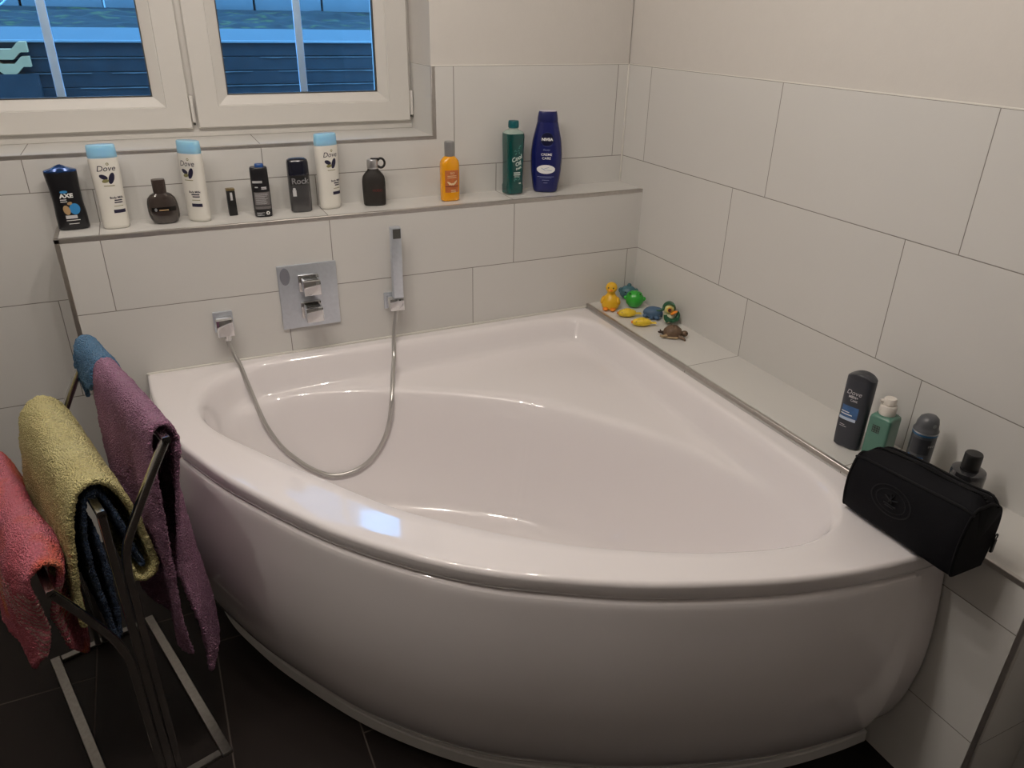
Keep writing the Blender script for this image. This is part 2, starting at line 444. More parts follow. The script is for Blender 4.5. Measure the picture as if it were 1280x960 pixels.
# soil bank with moss behind the coping
m_soil, nt, b_ = new_mat('soil and moss bank')
tc = N(nt, 'ShaderNodeTexCoord'); n1 = N(nt, 'ShaderNodeTexNoise'); n1.inputs['Scale'].default_value = 14; n1.inputs['Detail'].default_value = 8
mp = N(nt, 'ShaderNodeMapping'); mp.inputs['Scale'].default_value = (1, 2.5, 4)
nt.links.new(tc.outputs['Object'], mp.inputs[0]); nt.links.new(mp.outputs[0], n1.inputs['Vector'])
cr = N(nt, 'ShaderNodeValToRGB'); el = cr.color_ramp.elements
el[0].position = .35; el[0].color = (.010, .009, .008, 1); el[1].position = .80; el[1].color = (.05, .038, .028, 1)
x_ = el.new(.56); x_.color = (.009, .008, .007, 1); x_ = el.new(.64); x_.color = (.048, .050, .008, 1)
nt.links.new(n1.outputs['Fac'], cr.inputs[0]); nt.links.new(cr.outputs[0], b_.inputs['Base Color']); b_.inputs['Roughness'].default_value = .9
bm = bmesh.new(); nx, ny = 220, 26
y0, y1 = YO + .145, YO + .62
za, zb = zo(.070, y0), zo(.140, y1)
g = [[bm.verts.new((-3.6 + 4.7 * i / nx, y0 + (y1 - y0) * j / ny,
      za + (zb - za) * j / ny + (.012 * fbm((i * .3, j * .5, 1), 1.0) + .02 * fbm((i * .06, j * .2, 3), 1.0)) * min(1, j / 3, (ny - j) / 3))) for j in range(ny + 1)] for i in range(nx + 1)]
for i in range(nx):
    for j in range(ny): bm.faces.new((g[i][j], g[i + 1][j], g[i + 1][j + 1], g[i][j + 1]))
box(bm, -3.6, 1.1, y1 - .02, YO + .9, zb - .2, zb - .005)
tag(obj('soil_bank', bm, m_soil), 'mossy dark soil bank sloping up behind the coping outside the window', 'soil', kind='stuff')
for k in range(13):
    bm = bmesh.new(); x = -3.3 + k * .34
    box(bm, x, x + .33, YO + .63, YO + .85, zb - .004, zb + .16, bev=.006)
    tag(obj('stone_block', bm, m_block), 'pale stone block in the row above the soil bank outside', 'stone block', 'pale stone blocks above the soil bank')
bm = B(-7, 7, 5.2, 5.5, 0, 5.05); box(bm, -3.4, .02, 5.201, 5.5, 5.05, 6.3); struct(obj('wall_sky_blocker', bm, m_block))  # added out of view: hides low sky so its rim reflection stays small
# zigzag pavers leaning on the plank wall
def paver(x0, z0):
    w, h, n = .15, .060, 30
    def edge(t): # trapezoid wave
        s = abs(((t * 1.0) % 1.0) - .5) * 2
        return .026 * min(1, max(0, (s - .3) / .35))
    bm = bmesh.new(); rings = []
    for i in range(n + 1):
        t = i / n; x = x0 + w * t; e_ = edge(t)
        rings.append([(x, YO - .075, z0 + e_), (x, YO - .018, z0 + e_), (x, YO - .018, z0 + e_ + h * .62), (x, YO - .075, z0 + e_ + h * .62)])
    loft(bm, rings)
    return obj('paver', bm, m_paver, ang=30)
pz = zo(-.086, YO - .05); k = 0
labs = ['lower left cream zigzag paver outside the left pane', 'lower right cream zigzag paver outside beside the glazing bar',
        'upper left cream zigzag paver stacked outside the left pane', 'upper right cream zigzag paver stacked outside beside the glazing bar']
for row in range(2):
    for cx in range(2):
        tag(paver(-2.20 + cx * .155, pz + row * .052), labs[row * 2 + cx], 'paver', 'zigzag pavers outside the window')
bm = bmesh.new(); box(bm, -2.3, -1.88, YO - .08, YO - .012, zt - hgt * 14 + .0, pz + .0); tag(obj('paver_plinth', bm, m_plank), 'dark block under the zigzag pavers outside the left pane', 'plinth')
bm = bmesh.new()
tube(bm, smooth_path([(-2.45, YO - .1, zo(.139, YO - .1)), (-2.2, YO - .1, zo(.118, YO - .1)), (-2.02, YO - .1, zo(.124, YO - .1)), (-1.93, YO - .1, zo(.152, YO - .1)), (-1.86, YO - .1, zo(.25, YO - .1))], 10), .003, 8)
tag(obj('cable', bm, mat('pale cable', (.55, .6, .62), .5)), 'thin pale cable hanging outside at the top of the left pane', 'cable')
struct(obj('floor_garden', B(-3.6, 1.1, YB, YO + .05, zt - hgt * 14 - .06, zt - hgt * 14), m_plank))

# ------------------------------------------------------------------ bathtub
outer_pts = [(-1.655, -.004), (-1.652, -.10), (-1.642, -.21), (-1.6096, -.4046), (-1.557, -.5477), (-1.4862, -.6938), (-1.356, -.9058), (-1.2328, -1.0548),
             (-1.111, -1.1677), (-.9839, -1.251), (-.8539, -1.3232), (-.7154, -1.3823), (-.5674, -1.4334), (-.435, -1.4647), (-.3081, -1.4821), (XS - .004, -1.489)]
arc = [(p.x, p.y) for p in smooth_path([(x, y, 0) for x, y in outer_pts], 10)]
outer = arc + [(XS - .004, -1.489 + 1.485 * t) for t in np.linspace(0, 1, 60)[1:]] + [(XS - .004 - (1.451) * t, -.004) for t in np.linspace(0, 1, 60)[1:-1]]
inner_pts = [(-1.536, -.27), (-1.514, -.40), (-1.4174, -.5715), (-1.3181, -.7266), (-1.1894, -.9159), (-1.0603, -1.0478), (-.9316, -1.1553), (-.7966, -1.2394), (-.6533, -1.3081),
             (-.50, -1.352), (-.385, -1.340), (-.305, -1.272), (-.272, -1.17), (-.265, -1.0), (-.262, -.764), (-.256, -.55), (-.250, -.35), (-.252, -.17), (-.300, -.085), (-.42, -.062),
             (-.62, -.060), (-.85, -.060), (-1.05, -.056), (-1.25, -.050), (-1.39, -.060), (-1.49, -.135)]
inner = [(p.x, p.y) for p in smooth_path([(x, y, 0) for x, y in inner_pts], 8, True)]
basin_pts = [(-1.536, -.27), (-1.514, -.40), (-1.4174, -.5715), (-1.3181, -.7266), (-1.1894, -.9159), (-1.0603, -1.0478), (-.9316, -1.1553), (-.7966, -1.2394), (-.6533, -1.3081),
             (-.50, -1.352), (-.385, -1.340), (-.305, -1.272), (-.282, -1.15), (-.315, -.98), (-.36, -.83), (-.44, -.68), (-.57, -.50), (-.70, -.375), (-.82, -.285), (-.95, -.205), (-1.11, -.130), (-1.27, -.085), (-1.40, -.095), (-1.49, -.15)]
basin = [(p.x, p.y) for p in smooth_path([(x, y, 0) for x, y in basin_pts], 8, True)]

def sdist(P, poly):
    """signed distance of the points P (n,2) to a closed polygon, positive inside"""
    A = np.array(poly); Bq = np.roll(A, -1, 0)
    d = np.full(len(P), 1e9); ins = np.zeros(len(P), bool)
    for a, b in zip(A, Bq):
        ab = b - a; t = np.clip(((P - a) @ ab) / max(ab @ ab, 1e-12), 0, 1)
        d = np.minimum(d, np.linalg.norm(P - a - t[:, None] * ab, axis=1))
        if abs(a[1] - b[1]) > 1e-12:
            c = ((a[1] > P[:, 1]) != (b[1] > P[:, 1])) & (P[:, 0] < (b[0] - a[0]) * (P[:, 1] - a[1]) / (b[1] - a[1]) + a[0])
            ins ^= c
    return np.where(ins, d, -d)

def sm(t):
    t = np.clip(t, 0, 1); return t * t * (3 - 2 * t)

def polar_table(poly, c, n=720):
    return np.array([ray_radius(poly, c, 2 * PI * k / n) for k in range(n)])

def tub_height(P):
    dr = sdist(P, inner); db = sdist(P, basin)
    # the seat in the corner: a shallow shelf falling gently towards the middle
    back = np.clip((P[:, 0] + P[:, 1] * 1.0 + 1.0) * -1.0 + .55, 0, 1.2)
    seat = (.074 + .022 * back) * sm((dr + .006) / .050)
    v = P - np.array(BC); rad = np.linalg.norm(v, axis=1); an = np.arctan2(v[:, 1], v[:, 0]) % (2 * PI)
    rb = np.interp(an, np.linspace(0, 2 * PI, 721), np.r_[BT, BT[0]])
    t = np.clip((1.0 - rad / rb) / .50, 0, 1)
    bas = .45 * (1 - (1 - t) ** 2.6) * sm((db + .014) / .028)
    k = .014
    return -(np.maximum(seat, bas) + np.maximum(k - np.abs(seat - bas), 0) ** 2 / (4 * k) * (np.minimum(seat, bas) > .01))

def ray_radius(poly, c, ang):
    best = 0; dx, dy = math.cos(ang), math.sin(ang)
    n = len(poly)
    for i in range(n):
        x1, y1 = poly[i][0] - c[0], poly[i][1] - c[1]; x2, y2 = poly[(i + 1) % n][0] - c[0], poly[(i + 1) % n][1] - c[1]
        ex, ey = x2 - x1, y2 - y1; den = dx * ey - dy * ex
        if abs(den) < 1e-12: continue
        t = (x1 * ey - y1 * ex) / den; s = (x1 * dy - y1 * dx) / den
        if t > 0 and -1e-9 <= s <= 1 + 1e-9: best = max(best, t)
    return best

tub = thing('bathtub', 'large white acrylic corner bathtub with curved front panel against the tiled walls', 'bathtub', (-.85, -.68, 0))
ctr = (-.86, -.66); NA = 360
BC = (-.90, -.70); BT = polar_table(basin, BC)
for _ in range(30): BT = .5 * BT + .25 * (np.roll(BT, 1) + np.roll(BT, -1))
# angles through the three corners so that the plan keeps them crisp
angs = sorted(set([2 * PI * i / NA for i in range(NA)] + [math.atan2(y - ctr[1], x - ctr[0]) % (2 * PI) for x, y in ((XS - .004, -.004), (-1.655, -.004), (XS - .004, -1.489))]))
Ro = [ray_radius(outer, ctr, a) for a in angs]; Ri = [ray_radius(inner, ctr, a) for a in angs]
prof = []          # list of rings: radius function, z override
NR = 84
rings_xy = []
for k in range(NR):
    f = (k + 1) / NR
    rings_xy.append([(ctr[0] + math.cos(a) * ri * 1.012 * f, ctr[1] + math.sin(a) * ri * 1.012 * f) for a, ri in zip(angs, Ri)])
for f in (.25, .5, .75):
    rings_xy.append([(ctr[0] + math.cos(a) * (ri * 1.012 * (1 - f) + (ro - .012) * f), ctr[1] + math.sin(a) * (ri * 1.012 * (1 - f) + (ro - .012) * f)) for a, ri, ro in zip(angs, Ri, Ro)])
bm = bmesh.new(); rings = []
ZG = np.array([tub_height(np.array(r)) for r in rings_xy])
for it in range(14):       # ease the hollow so that its bottom runs out smoothly
    Zs = ZG.copy()
    Zs[1:-1] = .5 * ZG[1:-1] + .125 * (ZG[:-2] + ZG[2:]) + .125 * (np.roll(ZG[1:-1], 1, 1) + np.roll(ZG[1:-1], -1, 1))
    Zs[0] = ZG[1].mean()
    wgt = np.clip((NR * .93 - np.arange(len(ZG))) / (NR * .10), 0, 1)[:, None]
    ZG = ZG * (1 - wgt) + Zs * wgt
for r, z in zip(rings_xy, ZG):
    rings.append([(p[0] + .85, p[1] + .68, ZR + zz) for p, zz in zip(r, z)])
for ins, z in ((.012, 0), (.0075, -.0008), (.0035, -.0035), (.0008, -.0075), (0, -.012), (0.0004, -.030), (.002, -.038), (.006, -.041), (.03, -.042)):
    rings.append([(ctr[0] + math.cos(a) * (ro - ins) + .85, ctr[1] + math.sin(a) * (ro - ins) + .68, ZR + z) for a, ro in zip(angs, Ro)])
loft(bm, rings, True, False)
shell = obj('tub_shell', bm, m_acryl, tub, ang=60)
# curved apron panel, lofted along the outer arc
A_ = np.array(arc)
T_ = np.gradient(A_, axis=0); T_ /= np.linalg.norm(T_, axis=1)[:, None]
Nn = np.stack([T_[:, 1], -T_[:, 0]], 1)
if (Nn[len(Nn) // 2] @ np.array([-1, -1])) < 0: Nn = -Nn
profile = [(.590, -.006), (.583, .002), (.570, .006), (.53, .012), (.47, .020), (.40, .026), (.33, .027), (.27, .022), (.20, .011), (.14, -.006), (.09, -.027), (.05, -.051), (.034, -.064), (.034, -.080)]
profile = [(.5905, -.030)] + profile
def apron(i0, i1, inset, prof_, keep=None):
    bm = bmesh.new(); rows = []
    for z, o_ in prof_:
        rows.append([(A_[i][0] + Nn[i][0] * (o_ - inset) + .85, A_[i][1] + Nn[i][1] * (o_ - inset) + .68, z) for i in range(i0, i1)])
    loft(bm, rows, closed=False)
    return bm
iend = int(np.argmin(np.abs(A_[:, 0] + .285)))
istart = int(np.argmin(np.abs(A_[:, 1] + .012)))
NP = []
pp_ = [Vector((o, z, 0)) for z, o in profile]
prof_s = [(p.y, p.x) for p in smooth_path(pp_[2:-1], 5)]
prof_s = profile[:2] + prof_s + profile[-1:]
obj('front_panel', apron(istart, iend, 0, prof_s), m_acryl, tub, ang=60)
iw = len(A_)
obj('end_panel', apron(iend - 3, iw, .013, prof_s), m_acryl, tub, ang=60)
obj('panel_lip', apron(iend - 1, iend + 1, .0065, [(z, o + .0062) for z, o in prof_s[2:-1]]), m_acryl, tub, ang=60)
bm = apron(istart, iend + 8, 0, [(.036, -.075), (.036, -.054), (.033, -.051), (.004, -.049), (.0, -.052), (.0, -.075)])
obj('plinth_strip', bm, m_strip, tub)

# ------------------------------------------------------------------ shower fittings on the ledge face (y = 0)
def zz(v): return v + ZT
tv = thing('thermostat_valve', 'square chrome thermostat plate with two stacked block handles on the tiles', 'bath mixer', (-1.176, 0, zz(-.622)))
bm = bmesh.new(); box(bm, -.0865, .0865, -.010, 0, -.0985, .0985, bev=.003); obj('plate', bm, m_chrome2, tv)
m_stick = mat('grey drop mark', (.26, .27, .31), .4, .6)
def disc(x, z, y, r, sx=1, n=40, h=.0006):
    bm = bmesh.new(); 
    loft(bm, [[(x + sx * r * math.cos(2 * PI * i / n), y, z + r * math.sin(2 * PI * i / n)) for i in range(n)],
              [(x + sx * r * math.cos(2 * PI * i / n), y - h, z + r * math.sin(2 * PI * i / n)) for i in range(n)]]); return bm
bm = disc(-.066, .066, -.010, .026, .55); o_ = obj('round_mark', bm, m_stick, tv); o_['label'] = 'dull grey oval mark on the plate'
m_slot = mat('dark grooves', (.05, .048, .04), .4, .6)
for zc, dx in ((.043, .0), (-.040, .0)):
    bm = bmesh.new()
    box(bm, -.030, .030, -.022, -.010, zc - .026, zc + .026, bev=.002)
    h_ = obj('handle_base', bm, m_chrome, tv)
    bm = bmesh.new(); box(bm, -.025, .025, -.075, -.022, zc - .022, zc + .022, bev=.0025)
    hn = obj('handle', bm, m_chrome, tv)
    bm = bmesh.new()
    for q in range(4): box(bm, -.020, .020, -.066 + q * .012, -.060 + q * .012, zc + .0215, zc + .0228)
    obj('grip_groove', bm, m_slot, hn)
ol = thing('hose_outlet', 'small square chrome wall outlet near the ledge end, where the shower hose starts', 'wall outlet', (-1.428, 0, zz(-.672)))
bm = bmesh.new(); box(bm, -.027, .027, -.010, 0, -.027, .034, bev=.002); obj('rosette', bm, m_chrome2, ol)
bm = bmesh.new(); box(bm, -.023, .023, -.048, -.010, -.030, .022, bev=.003); obj('outlet_body', bm, m_chrome, ol)
bm = bmesh.new(); tube(bm, [(0.004, -.032, -.030), (0.004, -.032, -.045)], .011, 20); obj('hose_nut', bm, m_chrome, ol)
sh = thing('shower_holder', 'small chrome block on the tiles clasping the foot of the hand shower', 'shower holder', (-.925, 0, zz(-.672)))
bm = bmesh.new(); box(bm, -.022, .020, -.008, 0, -.026, .026, bev=.002); obj('rosette', bm, m_chrome2, sh)
bm = bmesh.new(); box(bm, -.016, .030, -.052, -.008, -.022, .018, bev=.003); obj('clasp', bm, m_chrome, sh)
hs = thing('hand_shower', 'slim square chrome hand shower standing upright in the wall holder', 'hand shower', (-.912, -.040, zz(-.655)))
hm = Matrix.Rotation(math.radians(1.5), 4, 'X')
bm = bmesh.new(); box(bm, -.0155, .0155, -.012, .012, 0.002, .226, bev=.0025, mtx=hm); obj('shower_body', bm, m_chrome2, hs)
bm = bmesh.new(); box(bm, -.011, .013, -.0132, -.0118, .193, .222, bev=.0004, seg=1, mtx=hm); o_ = obj('top_cap', bm, m_gasket, hs); o_['label'] = 'black cap near the top of the hand shower'
# hose: from the outlet down into the tub and up to the holder
def hose_profile():
    # picture points of the hose, put into the hanging plane y = -.06 .. -.10
    pts = [(-1.424, -.032, .713), (-1.424, -.036, .695), (-1.417, -.043, .672), (-1.406, -.061, .641), (-1.390, -.098, .570), (-1.368, -.151, .483), (-1.334, -.174, .411), (-1.296, -.190, .363),
           (-1.252, -.206, .324), (-1.202, -.221, .300), (-1.143, -.231, .304), (-1.093, -.235, .328), (-1.052, -.234, .370), (-1.021, -.229, .430), (-1.000, -.214, .512), (-.968, -.135, .574), (-.948, -.084, .598), (-.937, -.056, .650), (-.926, -.043, .700), (-.918, -.041, .738)]
    return smooth_path(pts, 14)
m_hose, nt, b_ = new_mat('silver hose')
b_.inputs['Base Color'].default_value = (.52, .51, .49, 1); b_.inputs['Metallic'].default_value = .75; b_.inputs['Roughness'].default_value = .3
tc = N(nt, 'ShaderNodeTexCoord'); nz = N(nt, 'ShaderNodeTexNoise'); nz.inputs['Scale'].default_value = 400; nt.links.new(tc.outputs['Object'], nz.inputs['Vector'])
bp = N(nt, 'ShaderNodeBump'); bp.inputs['Strength'].default_value = .15; nt.links.new(nz.outputs['Fac'], bp.inputs['Height']); nt.links.new(bp.outputs['Normal'], b_.inputs['Normal'])
HOSE = hose_profile()
bm = bmesh.new(); tube(bm, HOSE, .0068, 18, up=Vector((0, -1, 0)))
tag(obj('shower_hose', bm, m_hose), 'silver flexible shower hose hanging in a long loop into the tub', 'shower hose')

# ------------------------------------------------------------------ bottles
def pchip(xs, ys, x):
    xs = np.array(xs, float); ys = np.array(ys, float); h = np.diff(xs); dl = np.diff(ys) / h
    d = np.zeros(len(xs)); d[0] = dl[0]; d[-1] = dl[-1]
    for i in range(1, len(xs) - 1):
        if dl[i - 1] * dl[i] > 0:
            w1 = 2 * h[i] + h[i - 1]; w2 = h[i] + 2 * h[i - 1]; d[i] = (w1 + w2) / (w1 / dl[i - 1] + w2 / dl[i])
    i = np.clip(np.searchsorted(xs, x) - 1, 0, len(h) - 1); t = (x - xs[i]) / h[i]
    return ((1 + 2 * t) * (1 - t) ** 2 * ys[i] + t * (1 - t) ** 2 * h[i] * d[i] + t * t * (3 - 2 * t) * ys[i + 1] + t * t * (t - 1) * h[i] * d[i + 1])

class Bottle:
    """a lofted body: rows of (z, half width, half depth, centre x, squareness)"""
    def __init__(self, rows, n=56, steps=5):
        self.rows = [tuple(r) + (0.0, 2.0)[len(r) - 3:] if len(r) < 5 else tuple(r) for r in rows]
        self.z = [r[0] for r in self.rows]; self.n = n
        zs = []
        for a, b in zip(self.z, self.z[1:]):
            m = max(1, min(10, int((b - a) / .006))); zs += [a + (b - a) * k / m for k in range(m)]
        self.zs = zs + [self.z[-1]]
    def at(self, z):
        return [float(pchip(self.z, [r[k] for r in self.rows], np.array(z))) for k in (1, 2, 3, 4)]
    def ring(self, z):
        w, d, cx, p = self.at(z); out = []
        for i in range(self.n):
            a = 2 * PI * (i + .5) / self.n; c, s = math.cos(a), math.sin(a)
            out.append((cx + w * math.copysign(abs(c) ** (2 / p), c), d * math.copysign(abs(s) ** (2 / p), s), z))
        return out
    def bm(self, z0=None, z1=None):
        b = bmesh.new(); zs = [z for z in self.zs if (z0 is None or z >= z0 - 1e-6) and (z1 is None or z <= z1 + 1e-6)]
        loft(b, [self.ring(z) for z in zs]); return b
    def front(self, x, z, eps=.0004):
        w, d, cx, p = self.at(min(max(z, self.z[0]), self.z[-1])); q = min(abs(x - cx) / w, .995)
        return (x, -d * (1 - q ** p) ** (1 / p) - eps, z)

def text_verts(body, size, shear=0.0, align='CENTER', bold=0.0):
    cu = bpy.data.curves.new('t', 'FONT'); cu.body = body; cu.size = size; cu.shear = shear; cu.align_x = align; cu.align_y = 'CENTER'
    cu.offset = bold; cu.resolution_u = 3
    o = bpy.data.objects.new('t', cu); C.objects.link(o)
    dg = bpy.context.evaluated_depsgraph_get(); me = o.evaluated_get(dg).to_mesh()
    vs = [(v.co.x, v.co.y) for v in me.vertices]; fs = [tuple(p.vertices) for p in me.polygons]
    o.evaluated_get(dg).to_mesh_clear(); bpy.data.objects.remove(o); bpy.data.curves.remove(cu)
    return vs, fs

def put(bm, vs, fs, fn):
    nv = [bm.verts.new(fn(x, y)) for x, y in vs]
    for f in fs:
        try: bm.faces.new([nv[i] for i in f])
        except ValueError: pass

def mark(bm): MARKS.append(len(bm.verts))

def lettering(bm, bot, body, size, x, z, shear=0.0, rot=0.0, bold=0.0, eps=.0006, sx=1.0):
    mark(bm)
    vs, fs = text_verts(body, size, shear, 'CENTER', bold); c, s = math.cos(rot), math.sin(rot)
    put(bm, vs, fs, lambda a, b: bot.front(x + (a * c - b * s) * sx, z + a * s + b * c, eps))

def patch(bm, bot, x0, x1, z0, z1, eps=.0003, n=12, m=10, slant=0.0):
    mark(bm)
    g = [[bm.verts.new(bot.front(x0 + (x1 - x0) * i / n + slant * (j / m), z0 + (z1 - z0) * j / m, eps)) for j in range(m + 1)] for i in range(n + 1)]
    for i in range(n):
        for j in range(m): bm.faces.new((g[i][j], g[i + 1][j], g[i + 1][j + 1], g[i][j + 1]))

def oval(bm, bot, x, z, rx, rz, rot=0.0, eps=.0004, n=28, m=5, hollow=0.0):
    mark(bm)
    c, s = math.cos(rot), math.sin(rot)
    def P(r, a):
        u, v = rx * r * math.cos(a), rz * r * math.sin(a); return bot.front(x + u * c - v * s, z + u * s + v * c, eps)
    rs = [[bm.verts.new(P(hollow + (1 - hollow) * (k + 1) / m if not hollow else hollow + (1 - hollow) * k / (m - 1), 2 * PI * i / n)) for i in range(n)] for k in range(m)]
    for a, b in zip(rs, rs[1:]):
        for i in range(n): bm.faces.new((a[i], a[(i + 1) % n], b[(i + 1) % n], b[i]))
    if not hollow:
        ce = bm.verts.new(bot.front(x, z, eps))
        for i in range(n): bm.faces.new((rs[0][i], rs[0][(i + 1) % n], ce))

def lines(bm, bot, x, z, w, count, dz, h, rnd=0.0, align=0.0, eps=.0005):
    """rows of print too small to read"""
    for k in range(count):
        ww = w * (1 - rnd * random.random()); x0 = x - ww / 2 + align * (w - ww) / 2
        patch(bm, bot, x0, x0 + ww, z - dz * k, z - dz * k + h, eps, 6, 1)

def facing(x, y, extra=0.0):
    return math.atan2(CAM.x - x, -(CAM.y - y)) + extra

P_white = mat('white print', (.80, .80, .78), .5, var=.02); P_grey = mat('grey print', (.30, .30, .31), .5); P_navy = mat('navy print', (.012, .010, .035), .5)
P_olive = mat('olive print', (.22, .21, .09), .5); P_blue = mat('blue print', (.03, .22, .50), .45); P_tan = mat('tan print', (.40, .26, .13), .5)
P_red = mat('dark red print', (.13, .012, .010), .5); P_silver = mat('silver print', (.50, .50, .52), .3, .7); P_black = mat('black print', (.012, .012, .012), .4)
P_pale = mat('pale grey print', (.55, .55, .56), .45)

# --- black shower gel, leftmost on the ledge
def gel_black():
    t = thing('shower_gel_bottle', 'black curvy shower gel bottle with blue droplet picture, leftmost on the ledge', 'bottle', (-1.757, .104, ZL + .0008), facing(-1.757, .104, -.02))
    b = Bottle([(0, .034, .016, .002, 2.6), (.004, .0375, .020, .002, 2.6), (.03, .0375, .022, .002, 2.6), (.075, .0350, .022, .001, 2.6), (.11, .0360, .021, .0, 2.6), (.145, .0385, .019, -.001, 2.8), (.150, .0386, .0185, -.001, 2.8)])
    obj('body', b.bm(), mat('black gloss plastic', (.006, .006, .008), .28, coat=.3), t)
    # ridged cap: roof shaped with a blue sheen
    bm = bmesh.new(); rings = []
    for k, (z, w, d) in enumerate(((.150, .0384, .0183), (.153, .0380, .018))): rings.append([(p[0], p[1], z) for p in b.ring(.150)])
    top = []
    for p in b.ring(.150):
        top.append((p[0] * .96, p[1] * .80, .153 + .013 * max(0, 1 - abs(p[0]) / .036) * (1 - .4 * abs(p[1]) / .0185) + .0015))
    rings.append(top)
    rings.append([(p[0] * .45, p[1] * .4, .153 + .0145 * (1 - .45 * abs(p[0]) / .036)) for p in b.ring(.150)])
    loft(bm, rings); obj('cap', bm, mat('dark blue metallic plastic', (.010, .045, .16), .22, .4, coat=.5), t, ang=25)
    bm = bmesh.new(); oval(bm, b, -.004, .101, .009, .0035); o = obj('emblem', bm, P_blue, t); o['label'] = 'small blue emblem'
    bm = bmesh.new(); lettering(bm, b, 'AXE', .0145, 0, .0905, bold=.0006, sx=1.15); lines(bm, b, -.008, .080, .016, 2, .005, .0018, .3, -1); lines(bm, b, .004, .026, .032, 1, .005, .0016); lines(bm, b, .004, .017, .024, 1, .005, .0014)
    obj('lettering', bm, P_white, t)
    bm = bmesh.new(); oval(bm, b, .013, .056, .0125, .0145); o = obj('droplet_picture', bm, P_blue, t); o['label'] = 'blue ball printed on the front'
    bm = bmesh.new(); oval(bm, b, -.006, .054, .008, .0125, .2, .0006); oval(bm, b, .004, .071, .006, .004, .2, .0006); obj('chips_picture', bm, P_tan, t)
    bm = bmesh.new(); patch(bm, b, -.012, .015, .0315, .040, .0008); o = obj('label_strip', bm, P_pale, t)
gel_black()

# --- three white lotion bottles
m_white = mat('white bottle plastic', (.74, .72, .66), .32, coat=.25, var=.01)
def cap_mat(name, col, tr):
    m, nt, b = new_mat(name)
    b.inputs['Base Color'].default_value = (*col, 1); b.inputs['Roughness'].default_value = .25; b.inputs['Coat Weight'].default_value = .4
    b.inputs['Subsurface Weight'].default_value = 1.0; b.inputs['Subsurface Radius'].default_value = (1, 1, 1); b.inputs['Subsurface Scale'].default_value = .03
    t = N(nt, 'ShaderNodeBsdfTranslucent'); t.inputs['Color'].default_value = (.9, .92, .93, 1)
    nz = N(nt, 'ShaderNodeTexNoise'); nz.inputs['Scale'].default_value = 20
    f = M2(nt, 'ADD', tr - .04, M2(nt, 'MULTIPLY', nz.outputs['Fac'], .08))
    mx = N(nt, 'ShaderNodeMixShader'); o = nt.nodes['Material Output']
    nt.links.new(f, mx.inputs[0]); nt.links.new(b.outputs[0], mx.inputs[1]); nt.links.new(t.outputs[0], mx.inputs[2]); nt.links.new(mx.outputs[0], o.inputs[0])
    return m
m_cap_w = cap_mat('translucent cap with painted sky glow', (.34, .66, 1.0), .25)  # white caps; the blue sky glow is put into their base colour
m_cap_old = mat('translucent white cap', (.62, .64, .67), .30, coat=.3, sss=.25, var=.02)
def lotion(x, y, label, turn):
    t = thing('lotion_bottle', label, 'bottle', (x, y, ZL + .0008), facing(x, y, turn), 'white body lotion bottles')
    b = Bottle([(0, .029, .017, 0, 2.3), (.003, .0320, .0200, 0, 2.3), (.010, .0330, .0212, 0, 2.3), (.05, .0330, .0218, 0, 2.3), (.10, .0338, .0212, 0, 2.3), (.15, .0360, .0200, 0, 2.4), (.178, .0364, .0190, 0, 2.4), (.184, .0355, .0186, 0, 2.4)])
    obj('body', b.bm(), m_white, t)
    c = Bottle([(.184, .0345, .0185, 0, 2.4), (.1855, .0352, .0188, 0, 2.4), (.2000, .0348, .0183, 0, 2.4), (.213, .0342, .0178, 0, 2.4), (.2165, .0325, .0162, 0, 2.4), (.217, .029, .013, 0, 2.4)])
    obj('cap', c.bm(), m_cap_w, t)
    bm = bmesh.new(); lettering(bm, b, 'Dove', .0205, .001, .158, shear=.25); oval(bm, b, -.008, .137, .0105, .0058, -.45); oval(bm, b, .0105, .133, .0068, .0150, -.35)
    lettering(bm, b, 'Body Milk', .0078, .0125, .083, bold=.0002); lines(bm, b, .014, .0745, .022, 2, .0058, .003, .3, 1)
    patch(bm, b, .000, .028, .0425, .0515)
    obj('lettering', bm, P_navy, t)
    bm = bmesh.new(); oval(bm, b, -.005, .127, .0085, .0045, .15, .0007); oval(bm, b, .007, .1695, .0035, .0035, 0, .0005, hollow=.5); lines(bm, b, .002, .1135, .026, 1, .004, .0018); lines(bm, b, .014, .060, .022, 1, .004, .0016)
    obj('olive_print', bm, P_olive, t)
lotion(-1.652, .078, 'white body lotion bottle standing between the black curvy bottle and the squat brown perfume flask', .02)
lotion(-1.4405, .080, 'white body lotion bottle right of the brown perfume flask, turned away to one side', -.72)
lotion(-1.0665, .100, 'white body lotion bottle between the black deodorant and the flask with a ring', .50)

